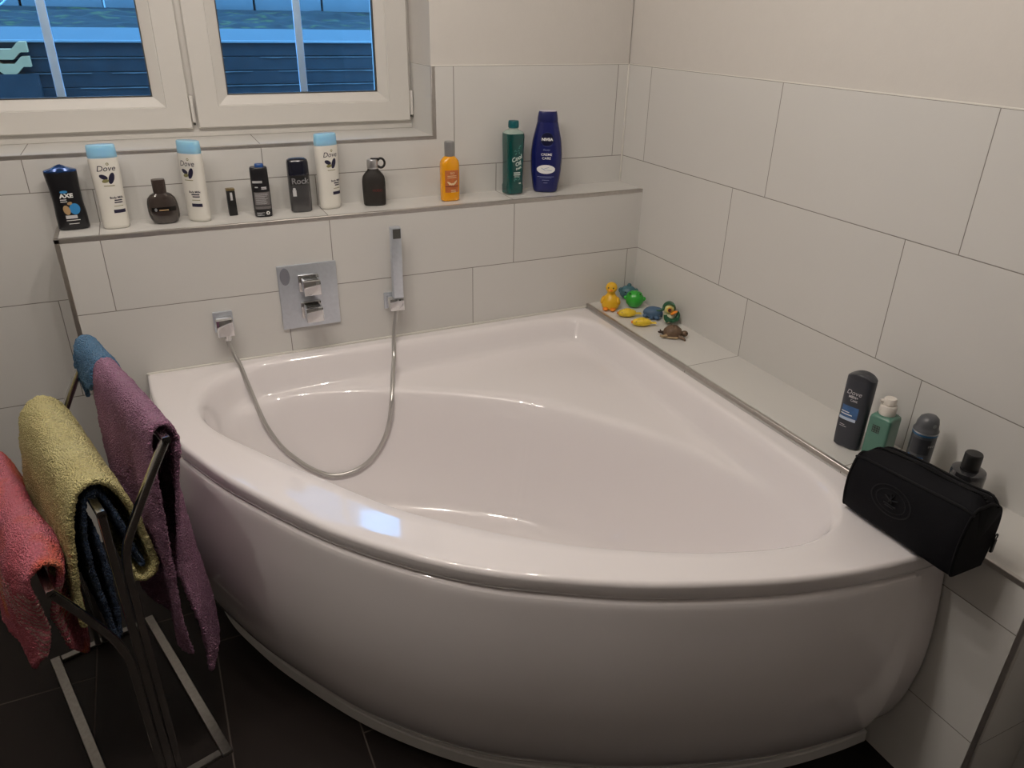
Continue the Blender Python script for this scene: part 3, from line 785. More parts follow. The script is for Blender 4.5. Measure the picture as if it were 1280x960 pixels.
# --- squat brown perfume flask
def perfume_brown():
    t = thing('perfume_flask', 'squat rounded dark brown glass perfume flask between two white lotion bottles', 'perfume', (-1.530, .082, ZL + .0008), facing(-1.53, .082, .05))
    b = Bottle([(0, .026, .014, .002, 2.4), (.004, .032, .0175, .002, 2.4), (.015, .0375, .0195, .0015, 2.4), (.035, .0400, .0205, .0005, 2.5), (.055, .0385, .0195, -.0005, 2.5), (.070, .0345, .0170, -.001, 2.5), (.079, .0265, .0125, -.001, 2.5), (.083, .0185, .011, -.001, 2.3)])
    obj('body', b.bm(), mat('dark brown glass', (.036, .027, .023), .06, coat=.8, var=.2, scale=40), t)
    c = Bottle([(.082, .0160, .012, -.001, 3.2), (.086, .0165, .0125, -.001, 3.2), (.116, .0172, .013, -.001, 3.2), (.119, .0165, .0125, -.001, 3.2)])
    obj('cap', c.bm(), mat('dark bronze cap', (.070, .052, .045), .34, .5, var=.3, scale=200), t)
    bm = bmesh.new(); patch(bm, b, -.030, .031, .036, .047, .0009); o = obj('label_band', bm, mat('dark label band', (.012, .010, .009), .25, .3), t)
    bm = bmesh.new(); oval(bm, b, -.020, .0415, .0035, .0045, 0, .0015); obj('stud', bm, P_silver, t)
    bm = bmesh.new(); patch(bm, b, -.012, .012, .038, .041, .0014); obj('band_line', bm, P_tan, t)
perfume_brown()

# --- small black lipstick
t = thing('lipstick', 'small upright black lipstick case with gold rim on the ledge', 'lipstick', (-1.3475, .109, ZL + .0008), facing(-1.3475, .109, .1))
bm = bmesh.new(); box(bm, -.0115, .0115, -.0105, .0105, 0, .071, bev=.0015); obj('case', bm, P_black, t)
bm = bmesh.new(); box(bm, -.0118, .0118, -.0108, .0108, .071, .0765, bev=.0012); obj('gold_rim', bm, mat('dull gold', (.30, .23, .11), .3, .9), t)
bm = bmesh.new(); box(bm, -.003, .003, -.0109, -.0105, .044, .066); o = obj('label_plate', bm, P_pale, t)

# --- black bottle showing its back label, blue closure
def blk_back():
    t = thing('hair_bottle', 'black bottle with blue flip top and grey back label beside the lipstick', 'bottle', (-1.268, .069, ZL + .0008), facing(-1.268, .069, .05))
    b = Bottle([(0, .0225, .016, 0, 2.8), (.003, .0245, .0185, 0, 2.8), (.06, .0250, .019, 0, 2.8), (.11, .0245, .0185, 0, 2.8), (.136, .0238, .018, 0, 2.8), (.1385, .022, .0165, 0, 2.8)])
    obj('body', b.bm(), mat('black satin plastic', (.010, .010, .012), .35), t)
    c = Bottle([(.138, .0125, .011, .003, 2.6), (.145, .0122, .0108, .003, 2.6), (.1475, .0105, .009, .003, 2.6)]); obj('flip_top', c.bm(), mat('blue flip top', (.012, .06, .22), .35), t)
    bm = bmesh.new(); patch(bm, b, -.021, .0225, .034, .071, .0004); patch(bm, b, -.0215, .0225, .023, .0315, .0004); obj('grey_label', bm, mat('grey label', (.14, .13, .13), .5, var=.3, scale=300), t)
    bm = bmesh.new(); lines(bm, b, -.008, .100, .026, 2, .0035, .0025); lines(bm, b, .008, .0825, .014, 2, .004, .003); lines(bm, b, -.012, .0835, .008, 1, .003, .003); lines(bm, b, -.008, .012, .022, 3, .0035, .0012, .4, -1); 
    lines(bm, b, 0, .066, .036, 9, .0035, .0008, .35, -1, .0008)
    obj('small_print', bm, P_pale, t)
    bm = bmesh.new(); oval(bm, b, .0115, .0115, .0055, .0055, 0, .0006, n=6, hollow=.45); obj('recycling_mark', bm, P_white, t)
blk_back()

# --- wide black deodorant
def deo_rock():
    t = thing('deodorant_bottle', 'wide black deodorant with chrome lettering and grey see-through lower half', 'deodorant', (-1.1555, .089, ZL + .0008), facing(-1.1555, .089, .12))
    b = Bottle([(0, .0275, .0175, 0, 3.0), (.003, .0305, .020, 0, 3.0), (.05, .0312, .021, 0, 3.0), (.106, .0310, .021, 0, 3.0)])
    obj('body', b.bm(), mat('smoky grey plastic', (.055, .054, .056), .22, coat=.5, var=.25, scale=20), t)
    c = Bottle([(.1062, .0305, .0206, 0, 3.0), (.108, .0311, .021, 0, 3.0), (.142, .0305, .0205, 0, 3.0), (.149, .0285, .0185, 0, 2.8), (.1535, .022, .013, 0, 2.6), (.155, .012, .007, 0, 2.2)])
    obj('cap', c.bm(), mat('black blue gloss cap', (.006, .007, .016), .18, coat=.6), t)
    bm = bmesh.new(); patch(bm, b, -.029, .029, .080, .1055, .0003); obj('black_band', bm, P_black, t)
    bm = bmesh.new(); lettering(bm, b, 'Rock', .0235, .001, .0905, bold=.0005, sx=1.0); obj('lettering', bm, P_silver, t)
    bm = bmesh.new(); patch(bm, b, -.0225, -.0125, .048, .066, .0012); oval(bm, b, -.0175, .0690, .004, .0035, 0, .0012); obj('bottle_picture', bm, P_pale, t)
deo_rock()

# --- matte black flask with carry ring
def flask():
    t = thing('cologne_flask', 'matte black cologne flask with silver cap and strap ring', 'perfume', (-.931, .091, ZL + .0008), facing(-.931, .091, .05))
    b = Bottle([(0, .030, .016, 0, 3), (.003, .0335, .0195, 0, 3), (.03, .0345, .0205, 0, 3), (.070, .0352, .0205, 0, 2.8), (.086, .0325, .0195, 0, 2.5), (.098, .024, .017, 0, 2.2), (.105, .0175, .0145, 0, 2), (.110, .0155, .0138, 0, 2)])
    obj('body', b.bm(), mat('matte black rubber', (.017, .014, .012), .6), t)
    c = Bottle([(.110, .0160, .0155, -.001, 2), (.112, .0172, .0165, -.001, 2), (.134, .0165, .016, -.001, 2), (.137, .015, .0145, -.001, 2)]); obj('cap', c.bm(), mat('satin silver cap', (.55, .55, .56), .28, .9), t)
    bm = bmesh.new(); q = [Vector((.0245 + .0115 * math.cos(a), 0, .1255 + .0135 * math.sin(a))) for a in np.linspace(-PI * .80, PI * .86, 28)]
    tube(bm, q, .0036, 10, up=Vector((0, 1, 0))); obj('strap_ring', bm, P_black, t)
    bm = bmesh.new(); box(bm, -.006, .018, -.006, .006, .1355, .1405, bev=.002); obj('strap', bm, P_black, t)
    bm = bmesh.new(); lettering(bm, b, 'HUGO', .010, .009, .047, bold=.0002); obj('lettering', bm, P_red, t)
flask()

# --- orange bottle
def orange():
    t = thing('bath_oil_bottle', 'orange bottle with grey cap and rust coloured label on the ledge', 'bottle', (-.691, .070, ZL + .0008), facing(-.691, .070, .38))
    b = Bottle([(0, .0265, .0165, 0, 3.2), (.003, .0295, .0195, 0, 3.2), (.05, .0300, .020, 0, 3.2), (.110, .0300, .020, 0, 3.2), (.124, .0275, .019, 0, 2.8), (.133, .0200, .0165, 0, 2.3), (.137, .0145, .0142, 0, 2)])
    obj('body', b.bm(), mat('orange plastic', (.78, .34, .008), .22, coat=.4, sss=.2, var=.04), t)
    c = Bottle([(.1372, .0148, .0145, 0, 2), (.139, .0152, .0152, 0, 2), (.178, .0150, .015, 0, 2), (.181, .0140, .014, 0, 2)]); obj('cap', c.bm(), mat('grey satin cap', (.33, .33, .33), .32, .6), t)
    bm = bmesh.new(); patch(bm, b, -.0225, .0225, .028, .096, .0004); obj('label', bm, mat('rust label', (.46, .13, .035), .5, var=.3, scale=120), t)
    bm = bmesh.new(); lettering(bm, b, 'BIO', .0095, .002, .087); oval(bm, b, -.008, .056, .010, .0028, -.6, .0008); oval(bm, b, .009, .057, .010, .0028, .8, .0008); oval(bm, b, .0, .054, .012, .0025, .1, .0008); lines(bm, b, 0, .078, .030, 2, .005, .0016); lines(bm, b, .004, .033, .016, 2, .005, .002)
    obj('lettering', bm, mat('cream print', (.72, .55, .33), .5), t)
    bm = bmesh.new(); patch(bm, b, -.0225, .0225, .0455, .0475, .0007); obj('label_line', bm, P_red, t)
orange()

# --- green bath bottle
def green_bath():
    t = thing('bubble_bath_bottle', 'tall square dark green bubble bath bottle with teal screw cap', 'bottle', (-.459, .095, ZL + .0008), facing(-.459, .095, .50))
    b = Bottle([(0, .0265, .0245, 0, 4), (.004, .0305, .0285, 0, 4), (.026, .0308, .029, 0, 4), (.033, .0290, .0272, 0, 4), (.12, .0300, .0282, 0, 4), (.183, .0318, .030, 0, 4), (.1925, .0312, .0295, 0, 4), (.199, .026, .025, 0, 3), (.204, .017, .017, 0, 2.2), (.2055, .0148, .0148, 0, 2), (.2105, .0145, .0145, 0, 2)])
    obj('body', b.bm(z1=.1926), mat('dark green liquid', (.000, .055, .050), .12, coat=.6, var=.05), t)
    obj('shoulder', b.bm(z0=.1924), mat('clear plastic shoulder', (.30, .38, .34), .15, coat=.5), t)
    c = Bottle([(.2095, .0165, .0165, 0, 2), (.211, .0172, .0172, 0, 2), (.2275, .0168, .0168, 0, 2), (.231, .0155, .0155, 0, 2)]); obj('cap', c.bm(), mat('teal cap', (.0, .085, .10), .35), t)
    bm = bmesh.new(); r = math.radians(20)
    lettering(bm, b, 'Cool', .019, -.001, .116, .2, r, bold=.0006); lettering(bm, b, 'Oil', .017, .004, .099, .2, r, bold=.0006); lettering(bm, b, 'fresh', .010, .006, .085, .2, r, bold=.0004)
    lines(bm, b, .001, .069, .026, 2, .0062, .0036, .2); lines(bm, b, .001, .0595, .020, 2, .0032, .0012); lines(bm, b, .013, .0345, .008, 1, .003, .0035)
    obj('lettering', bm, mat('pale green print', (.50, .60, .56), .5), t)
    bm = bmesh.new()
    for k in range(11):
        a = random.random(); oval(bm, b, -.008 + .022 * random.random(), .125 + .035 * random.random(), .0022 + .002 * a, .001 + .001 * a, random.random() * 3, .0006, 14, 3)
        oval(bm, b, -.010 + .022 * random.random(), .045 + .012 * random.random(), .002 + .002 * a, .001 + .001 * a, random.random() * 3, .0006, 14, 3)
    obj('leaf_print', bm, mat('green leaf print', (.03, .20, .17), .5), t)
green_bath()

# --- large blue shower bottle
def blue_big():
    t = thing('shower_cream_bottle', 'large navy blue barrel shaped shower cream bottle nearest the corner', 'bottle', (-.341, .084, ZL + .0008), facing(-.341, .084, .0))
    b = Bottle([(0, .0365, .021, 0, 2.3), (.003, .0395, .0245, 0, 2.3), (.03, .0450, .028, 0, 2.3), (.075, .0505, .030, 0, 2.3), (.115, .0522, .0305, 0, 2.3), (.16, .0485, .0285, 0, 2.3), (.20, .0400, .0245, 0, 2.3), (.2255, .0338, .0215, 0, 2.4)])
    obj('body', b.bm(), mat('navy plastic', (.006, .010, .095), .26, coat=.35), t)
    c = Bottle([(.2257, .0335, .0213, 0, 2.5), (.2275, .0338, .0215, 0, 2.5), (.252, .0305, .0195, 0, 2.6), (.2575, .029, .018, 0, 2.6)]); obj('cap', c.bm(), mat('navy cap', (.006, .010, .085), .30, coat=.3), t)
    obj('cap_top', Bottle([(.2575, .0280, .0172, 0, 2.6), (.2595, .0275, .0168, 0, 2.6)]).bm(), mat('pale cap top', (.55, .52, .60), .4), t)
    bm = bmesh.new(); oval(bm, b, .001, .172, .0215, .0215, 0, .0004); obj('round_badge', bm, mat('dark navy badge', (.002, .003, .030), .3), t)
    bm = bmesh.new(); oval(bm, b, .001, .172, .0222, .0222, 0, .0007, hollow=.965, m=2); obj('badge_ring', bm, mat('badge ring', (.05, .07, .22), .4), t)
    bm = bmesh.new(); lettering(bm, b, 'NIVEA', .0125, .001, .172, bold=.0005, eps=.0009, sx=1.05); lettering(bm, b, 'CREME', .0108, .0005, .1245, bold=.0001, sx=1.1); lettering(bm, b, 'CARE', .0108, .0005, .1125, bold=.0001, sx=1.1)
    oval(bm, b, 0, .077, .0305, .0145, 0, .0005)
    obj('lettering', bm, P_white, t)
    bm = bmesh.new(); lettering(bm, b, 'Shower', .0075, .0, .1395, .2, eps=.0006); lines(bm, b, 0, .0525, .056, 1, .004, .0012); lines(bm, b, 0, .049, .040, 1, .004, .0010); lines(bm, b, 0, .041, .024, 1, .004, .0014); lines(bm, b, 0, .032, .014, 1, .004, .0014)
    for k, (a, c_) in enumerate(((-.9, .0), (.5, .004), (-.2, -.003))): oval(bm, b, -.008 + .009 * k, .077 + c_, .011, .0007, a * .6, .0009, 16, 3)
    obj('small_print', bm, mat('dim blue print', (.22, .26, .45), .5), t)
blue_big()

# --- low shelf at the right
ZB = ZS + .0008
def dm():
    t = thing('shower_gel_bottle', 'dark slate grey flat shower gel bottle standing upright on the low right shelf', 'bottle', (-.112, -1.117, ZB), facing(-.112, -1.117, -.34))
    b = Bottle([(0, .0275, .0155, 0, 3), (.003, .0305, .0185, 0, 3), (.02, .0315, .020, 0, 2.8), (.10, .0325, .021, 0, 2.8), (.168, .0330, .0205, 0, 2.8), (.180, .0330, .0200, 0, 2.8)])
    bm = b.bm()
    obj('body', bm, mat('slate grey plastic', (.030, .033, .042), .38, var=.04), t)
    bm = bmesh.new(); r = b.ring(.180)
    rings = [[(p[0] * .995, p[1] * .99, .1798) for p in r], [(p[0] * .995, p[1] * .99, .1815 + .0115 * (1 - (p[0] / .0335) ** 2)) for p in r], [(p[0] * .97, p[1] * .90, .1828 + .0118 * (1 - (p[0] / .0335) ** 2)) for p in r], [(p[0] * .4, p[1] * .35, .1835 + .0120 * (1 - (p[0] * .4 / .0335) ** 2)) for p in r]]
    loft(bm, rings); obj('cap', bm, mat('slate grey cap', (.026, .029, .036), .34), t, ang=30)
    bm = bmesh.new(); lettering(bm, b, 'Dove', .0165, -.004, .1475, shear=.25); lettering(bm, b, 'MEN+', .0085, -.003, .1365, bold=.0003); lettering(bm, b, 'CARE', .0070, .0, .1275, bold=.0001); lines(bm, b, -.012, .060, .018, 2, .0045, .0013, .5, -1)
    obj('lettering', bm, P_pale, t)
    bm = bmesh.new(); patch(bm, b, -.024, .016, .082, .112, .0004); obj('blue_picture', bm, mat('blue wave picture', (.035, .10, .24), .4, var=.7, scale=70), t)
    bm = bmesh.new(); patch(bm, b, -.027, .014, .074, .0815, .0005); obj('pale_strip', bm, mat('pale blue strip', (.48, .56, .68), .4), t)
    bm = bmesh.new(); patch(bm, b, -.024, .004, .088, .0905, .0007); patch(bm, b, -.024, -.004, .0945, .0965, .0007); obj('strip_print', bm, P_white, t)
dm()
def pump():
    t = thing('pump_bottle', 'square sage green bottle with white pump head behind the black toiletry bag', 'pump bottle', (-.083, -1.180, ZB), facing(-.083, -1.18, -.42))
    b = Bottle([(0, .0245, .0245, 0, 9), (.002, .0265, .0265, 0, 9), (.100, .0265, .0265, 0, 9), (.106, .0255, .0255, 0, 8), (.1105, .0215, .0215, 0, 6), (.112, .017, .017, 0, 4)], n=72)
    obj('body', b.bm(), mat('sage green plastic', (.075, .185, .140), .30, coat=.2), t, ang=35)
    mw_ = mat('white pump plastic', (.74, .70, .64), .35)
    c = Bottle([(.1115, .0180, .0180, 0, 2), (.1135, .0188, .0188, 0, 2), (.134, .0185, .0185, 0, 2), (.1365, .0165, .0165, 0, 2), (.137, .0135, .0135, 0, 2)])
    obj('collar', c.bm(), mw_, t)
    h = Bottle([(.137, .0130, .0130, 0, 2), (.139, .0145, .0145, 0, 2.2), (.149, .0142, .0142, 0, 2.2), (.153, .0125, .0125, 0, 2.2)])
    hd = obj('pump_head', h.bm(), mw_, t)
    bm = bmesh.new(); tube(bm, [(-.010, -.010, .1455), (-.0155, -.0155, .1450)], .0042, 14); obj('nozzle', bm, mw_, hd)
    bm = bmesh.new(); patch(bm, b, -.0125, .0055, .068, .087, .0004); obj('square_logo', bm, P_black, t)
    bm = bmesh.new()
    for i in range(3):
        for j in range(3): oval(bm, b, -.0093 + .0058 * i, .0715 + .006 * j, .0021, .0022, 0, .0007, 10, 3, hollow=.5)
    obj('logo_pattern', bm, mat('sage logo pattern', (.10, .20, .15), .4), t)
pump()
def spray():
    t = thing('deodorant_spray', 'grey deodorant spray can with blue bands behind the black toiletry bag', 'spray can', (-.078, -1.279, ZB), facing(-.078, -1.279, .25))
    b = Bottle([(0, .0235, .0235, 0, 2), (.002, .0255, .0255, 0, 2), (.108, .0258, .0258, 0, 2), (.112, .0255, .0255, 0, 2)])
    obj('can', b.bm(), mat('grey satin can', (.085, .088, .095), .33, .5), t)
    obj('dark_panel', (lambda q: (patch(q, b, -.0235, .012, .068, .106, .0004, 24), q)[1])(bmesh.new()), mat('dark can print', (.020, .022, .028), .35), t)
    r1 = Bottle([(.112, .0258, .0258, 0, 2), (.1125, .0266, .0266, 0, 2), (.1165, .0266, .0266, 0, 2), (.117, .026, .026, 0, 2)]); obj('blue_ring', r1.bm(), mat('blue ring', (.03, .12, .24), .3, .4), t)
    r2 = Bottle([(.117, .0262, .0262, 0, 2), (.1175, .0268, .0268, 0, 2), (.120, .0268, .0268, 0, 2), (.1205, .0262, .0262, 0, 2)]); obj('silver_ring', r2.bm(), P_silver, t)
    c = Bottle([(.1205, .0268, .0268, 0, 2), (.123, .0268, .0268, 0, 2), (.1265, .0240, .0240, 0, 2), (.140, .0225, .0225, .0, 2), (.1505, .0190, .0190, .001, 2), (.156, .012, .012, .002, 2), (.1572, .005, .005, .002, 2)])
    obj('cap', c.bm(), mat('slate cap', (.075, .080, .088), .36), t)
    bm = bmesh.new(); oval(bm, c, .010, .1405, .0042, .0042, 0, .0012); obj('spray_button', bm, mat('spray hole plate', (.17, .18, .19), .3), t)
    bm = bmesh.new(); patch(bm, b, -.0245, .004, .045, .062, .0005, 24); obj('blue_band', bm, mat('blue can band', (.008, .12, .36), .35, .2), t)
    bm = bmesh.new(); patch(bm, b, -.0245, .004, .0575, .0595, .0008, 24); lettering(bm, b, 'DEO', .0065, .014, .090, eps=.0006); obj('small_print', bm, P_pale, t)
spray()
def perf_dark():
    t = thing('perfume_flask', 'smoky black cylindrical perfume flask behind the right end of the toiletry bag', 'perfume', (-.090, -1.402, ZB), facing(-.09, -1.402, 0))
    b = Bottle([(0, .031, .031, 0, 2), (.003, .0335, .0335, 0, 2), (.085, .0340, .0340, 0, 2), (.0905, .0325, .0325, 0, 2), (.0925, .027, .027, 0, 2), (.093, .018, .018, 0, 2)])
    obj('body', b.bm(), mat('smoky black glass', (.020, .020, .022), .10, coat=.7), t)
    c = Bottle([(.093, .0165, .0165, 0, 2), (.0945, .0175, .0175, 0, 2), (.128, .0175, .0175, 0, 2), (.131, .0160, .0160, 0, 2)]); obj('cap', c.bm(), P_black, t)
    bm = bmesh.new(); patch(bm, b, -.024, -.012, .052, .082, .0005); obj('label_patch', bm, mat('faint grey label', (.07, .068, .075), .4), t)
perf_dark()

# ------------------------------------------------------------------ toiletry bag
bag = thing('toiletry_bag', 'black fabric toiletry bag lying across the near corner of the tub rim', 'toiletry bag', (-.318, -1.295, ZS + .0012), 0)
m_bag = mat('black nylon', (.0045, .0045, .0060), .75, var=.15, scale=60, bump=.25, bscale=900, spec=.15)
m_pipe = mat('black piping', (.003, .003, .004), .6, spec=.2)
LB = .262
def bag_sec(s):
    """outline of a cross section (x to the shelf, z up) at s in 0..1 along the length"""
    e_ = max(0, 1 - (min(s, 1 - s) / .10)) ** 2
    f = 1 - .07 * e_
    top = .155 - .014 * e_ + .008 * s + .004 * math.sin(6 * s)
    frt = [(0.000, 0.004), (-.003, .02), (-.006 * f, .05), (-.006 * f, .085), (.0, .118), (.008, .140)]
    tp = [(.020, .150), (.038, top), (.057, top + .001), (.077, top - .008)]
    bk = [(.094, .130), (.101, .10), (.100, .065), (.096, .03), (.092, .006)]
    btm = [(.088, .0), (.06, .0), (.03, .0), (.006, .0)]
    out = []
    for x, z in frt + tp + bk + btm:
        x = .048 + (x - .048) * f
        out.append((x + .002 * fbm((x * 8, s * 3, z * 9), 1), z * (1 - .05 * e_) * (.865 + .155 * s)))
    return out
bm = bmesh.new(); rings = []
NS = 34
for k in range(NS + 1):
    s = k / NS
    sec = smooth_path([(x, 0, z) for x, z in bag_sec(s)], 4, True)
    sag = .004 * math.sin(PI * s)
    rings.append([(p.x + .0 * s, -LB * s + .0, max(0.0, p.z + (0.002 * fbm((p.x * 20, s * 6, p.z * 20), 1.0) if p.z > .01 else 0))) for p in sec])
loft(bm, rings)
for v in bm.verts: pass
obj('bag_body', bm, m_bag, bag, ang=70)
# piping along the front seam and round both ends
def bag_pt(s, idx):
    sec = bag_sec(s); x, z = sec[idx]; return Vector((x + .0 * s, -LB * s, z))
bm = bmesh.new(); tube(bm, [bag_pt(k / 30, 5) + Vector((-.001, 0, .002)) for k in range(31)], .0028, 8); obj('piping', bm, m_pipe, bag)
bm = bmesh.new(); tube(bm, [bag_pt(k / 30, 9) + Vector((.002, 0, .002)) for k in range(31)], .0028, 8); obj('piping', bm, m_pipe, bag)
for s in (.012, .988):
    bm = bmesh.new(); sec = smooth_path([(x + .0 * s, -LB * s, z + .001) for x, z in bag_sec(s)], 4, True); tube(bm, sec + [sec[0]], .0028, 8, up=Vector((0, 1, 0))); obj('piping', bm, m_pipe, bag)
# zip along the top with slider and pull at the near end
bm = bmesh.new()
for k in range(60):
    s = .03 + .94 * k / 59; p = (bag_pt(s, 7) + bag_pt(s, 8)) / 2
    box(bm, p.x - .003, p.x + .003, p.y - .0014, p.y + .0014, p.z + .0005, p.z + .0028)
obj('zip', bm, m_pipe, bag)
bm = bmesh.new(); pts = [Vector((.094 + .004 * math.cos(a), -.2665, .070 + .006 * math.sin(a))) for a in np.linspace(0, 2 * PI, 20)]
tube(bm, pts, .0013, 8, up=Vector((0, 1, 0))); box(bm, .0905, .0975, -.269, -.264, .034, .064, bev=.001); obj('zip_pull', bm, P_black, bag)
# embossed oval badge on the front
m_emb = mat('embossed badge', (.009, .009, .011), .5, spec=.25)
def bag_front(y, z, eps=.001):
    s = min(max(-y / LB, 0), 1); sec = bag_sec(s)[:6]
    zs_ = [q[1] for q in sec]; x = float(np.interp(z, zs_, [q[0] for q in sec]))
    return Vector((x + .0 * s - eps, y, z))
bm = bmesh.new(); cy, cz = -.112, .079
for r0_, r1_ in ((.93, 1.0), (.70, .74)):
    ri = [bag_front(cy + .047 * r0_ * math.cos(a), cz + .032 * r0_ * math.sin(a), .0035) for a in np.linspace(0, 2 * PI, 60)[:-1]]
    ro = [bag_front(cy + .047 * r1_ * math.cos(a), cz + .032 * r1_ * math.sin(a), .0035) for a in np.linspace(0, 2 * PI, 60)[:-1]]
    loft(bm, [ri, ro], False, False)
for (yy, z_, a, l) in ((0, .006, 1.2, .010), (0, .006, -1.2, .010), (.006, .004, .4, .010), (-.006, .004, -.4, .010), (0, -.008, 0, .014), (0, -.012, 0, .010)):
    pts = [bag_front(cy + yy + math.cos(a) * l * (t - .5) * 2, cz + z_ + math.sin(a) * l * (t - .5) * 2, .0034) for t in np.linspace(0, 1, 8)]
    tube(bm, pts, .0012, 6, up=Vector((1, 0, 0)))
obj('oval_badge', bm, m_emb, bag)

# ------------------------------------------------------------------ bath toys on the low shelf
m_yel = mat('yellow rubber', (.72, .42, .015), .35, coat=.2, var=.05); m_org = mat('orange rubber', (.75, .24, .02), .4)
m_teal = mat('teal rubber', (.045, .13, .16), .4, coat=.15); m_grn = mat('green rubber', (.03, .36, .035), .32, coat=.25); m_blu = mat('dull blue rubber', (.06, .12, .21), .42)
m_dgrn = mat('dark green rubber', (.010, .085, .035), .35, coat=.2); m_cream = mat('cream rubber', (.62, .60, .42), .4); m_brn = mat('brown rubber', (.12, .075, .045), .5, var=.35, scale=90)
m_dbrn = mat('dark brown rubber', (.045, .028, .02), .5); m_tan = mat('tan rubber', (.36, .26, .15), .5); m_eye = mat('black eye', (.008, .008, .008), .2)
m_yel2 = mat('lemon rubber', (.74, .52, .03), .35, coat=.2, var=.05)
# sitting yellow duck
t = thing('rubber_duck', 'upright sitting yellow rubber duck at the far end of the shelf', 'bath toy', (-.148, -.078, ZB), facing(-.148, -.078, -.1), 'bath toys')
bm = bmesh.new()
rows = [(0, .018, .018), (.003, .026, .024), (.014, .031, .028), (.030, .030, .027), (.044, .023, .021), (.054, .0155, .0145), (.060, .0135, .013), (.066, .0165, .0165), (.076, .0205, .020), (.086, .0185, .018), (.094, .0115, .011), (.0975, .003, .003)]
zs_ = np.linspace(0, .0975, 40); w_ = pchip([r[0] for r in rows], [r[1] for r in rows], zs_); d_ = pchip([r[0] for r in rows], [r[2] for r in rows], zs_)
loft(bm, [[(max(w, .002) * math.cos(2 * PI * i / 28), max(d, .002) * math.sin(2 * PI * i / 28), z) for i in range(28)] for z, w, d in zip(zs_, w_, d_)])
obj('body', bm, m_yel, t, ang=80)
for s in (-1, 1):
    bm = bmesh.new(); ellipsoid(bm, (s * .0275, -.004, .032), (.007, .014, .015), Matrix.Rotation(-s * .30, 3, 'Y')); obj('wing', bm, m_yel, t, ang=80)
    bm = bmesh.new(); ellipsoid(bm, (s * .013, -.026, .0065), (.0105, .014, .006)); obj('foot', bm, m_org, t, ang=80)
    bm = bmesh.new(); ellipsoid(bm, (s * .0085, -.0172, .081), (.0026, .002, .0032)); obj('eye', bm, m_dbrn, t, ang=80)
bm = bmesh.new(); ellipsoid(bm, (0, -.021, .0735), (.0085, .008, .0035)); obj('beak', bm, m_org, t, ang=80)
bm = bmesh.new(); ellipsoid(bm, (0, .027, .022), (.010, .010, .008)); obj('tail', bm, m_yel, t, ang=80)
# teal one in the very corner
t = thing('squirt_animal', 'dull teal round squirt toy in the very corner behind the green one', 'bath toy', (-.036, -.020, ZB), facing(-.036, -.02), 'bath toys')
bm = bmesh.new(); ellipsoid(bm, (0, 0, .026), (.031, .024, .026), u=28, v=20)
for v in bm.verts: v.co.z = max(v.co.z, .0005)
obj('body', bm, m_teal, t, ang=80)
bm = bmesh.new(); ellipsoid(bm, (.002, .002, .053), (.008, .007, .008)); obj('top_knob', bm, m_teal, t, ang=80)
for s in (-1, 1):
    bm = bmesh.new(); ellipsoid(bm, (s * .028, -.002, .034), (.008, .006, .010)); obj('ear', bm, m_teal, t, ang=80)
    bm = bmesh.new(); ellipsoid(bm, (s * .010, -.0225, .033), (.0025, .002, .003)); obj('eye', bm, m_eye, t, ang=80)
# bright green round one
t = thing('squirt_animal', 'bright green ball shaped squirt toy with small side fins', 'bath toy', (-.060, -.098, ZB), facing(-.06, -.098), 'bath toys')
bm = bmesh.new(); ellipsoid(bm, (0, 0, .030), (.0325, .028, .031), u=32, v=22)
for v in bm.verts:
    v.co.z = max(v.co.z, .0005); v.co += v.co.normalized() * .0012 * math.sin(v.co.x * 420) * (v.co.z > .012)
obj('body', bm, m_grn, t, ang=80)
for s in (-1, 1):
    bm = bmesh.new(); ellipsoid(bm, (s * .032, -.004, .034), (.007, .006, .008), Matrix.Rotation(s * .5, 3, 'Y')); obj('fin', bm, m_grn, t, ang=80)
    bm = bmesh.new(); ellipsoid(bm, (s * .017, -.012, .054), (.007, .006, .007)); k_ = obj('eye_bump', bm, m_grn, t, ang=80)
    bm = bmesh.new(); ellipsoid(bm, (s * .0175, -.0175, .0555), (.0025, .002, .003)); obj('eye', bm, m_eye, k_, ang=80)
# two flat yellow fish
def fish(x, y, rz, label):
    t = thing('rubber_fish', label, 'bath toy', (x, y, ZB), rz, 'bath toys')
    bm = bmesh.new(); rings = []
    for s in np.linspace(-1, 1, 30):
        w = .0150 * math.sqrt(max(0, 1 - s * s)) ** .8 + .0006; h = .0135 * math.sqrt(max(0, 1 - s * s)) ** .8 + .0006
        rings.append([(s * .032, w * math.cos(2 * PI * i / 20), .0138 + h * math.sin(2 * PI * i / 20) + .0008 * math.sin(s * 22) * (math.sin(2 * PI * i / 20) > 0)) for i in range(20)])
    loft(bm, rings); obj('body', bm, m_yel2, t, ang=80)
    bm = bmesh.new(); rings = []
    for s in np.linspace(0, 1, 8): rings.append([(.029 + s * .020, (.003 + .008 * s) * math.cos(2 * PI * i / 12), .012 + (.004 - .0022 * s) * math.sin(2 * PI * i / 12)) for i in range(12)])
    loft(bm, rings); obj('tail', bm, m_yel2, t, ang=80)
    bm = bmesh.new(); ellipsoid(bm, (-.0325, 0, .014), (.003, .006, .005)); obj('mouth', bm, m_org, t, ang=80)
    bm = bmesh.new(); ellipsoid(bm, (.0, 0, .0265), (.014, .002, .0045)); obj('back_fin', bm, m_yel2, t, ang=80)
    for s in (-1, 1):
        bm = bmesh.new(); ellipsoid(bm, (-.020, s * .0105, .018), (.0022, .0015, .0022)); obj('eye', bm, m_dbrn, t, ang=80)
        bm = bmesh.new(); ellipsoid(bm, (.002, s * .0145, .010), (.008, .002, .004), Matrix.Rotation(.3, 3, 'Y')); obj('side_fin', bm, m_yel2, t, ang=80)
fish(-.137, -.170, -.35, 'yellow rubber fish lying next to the sitting duck')
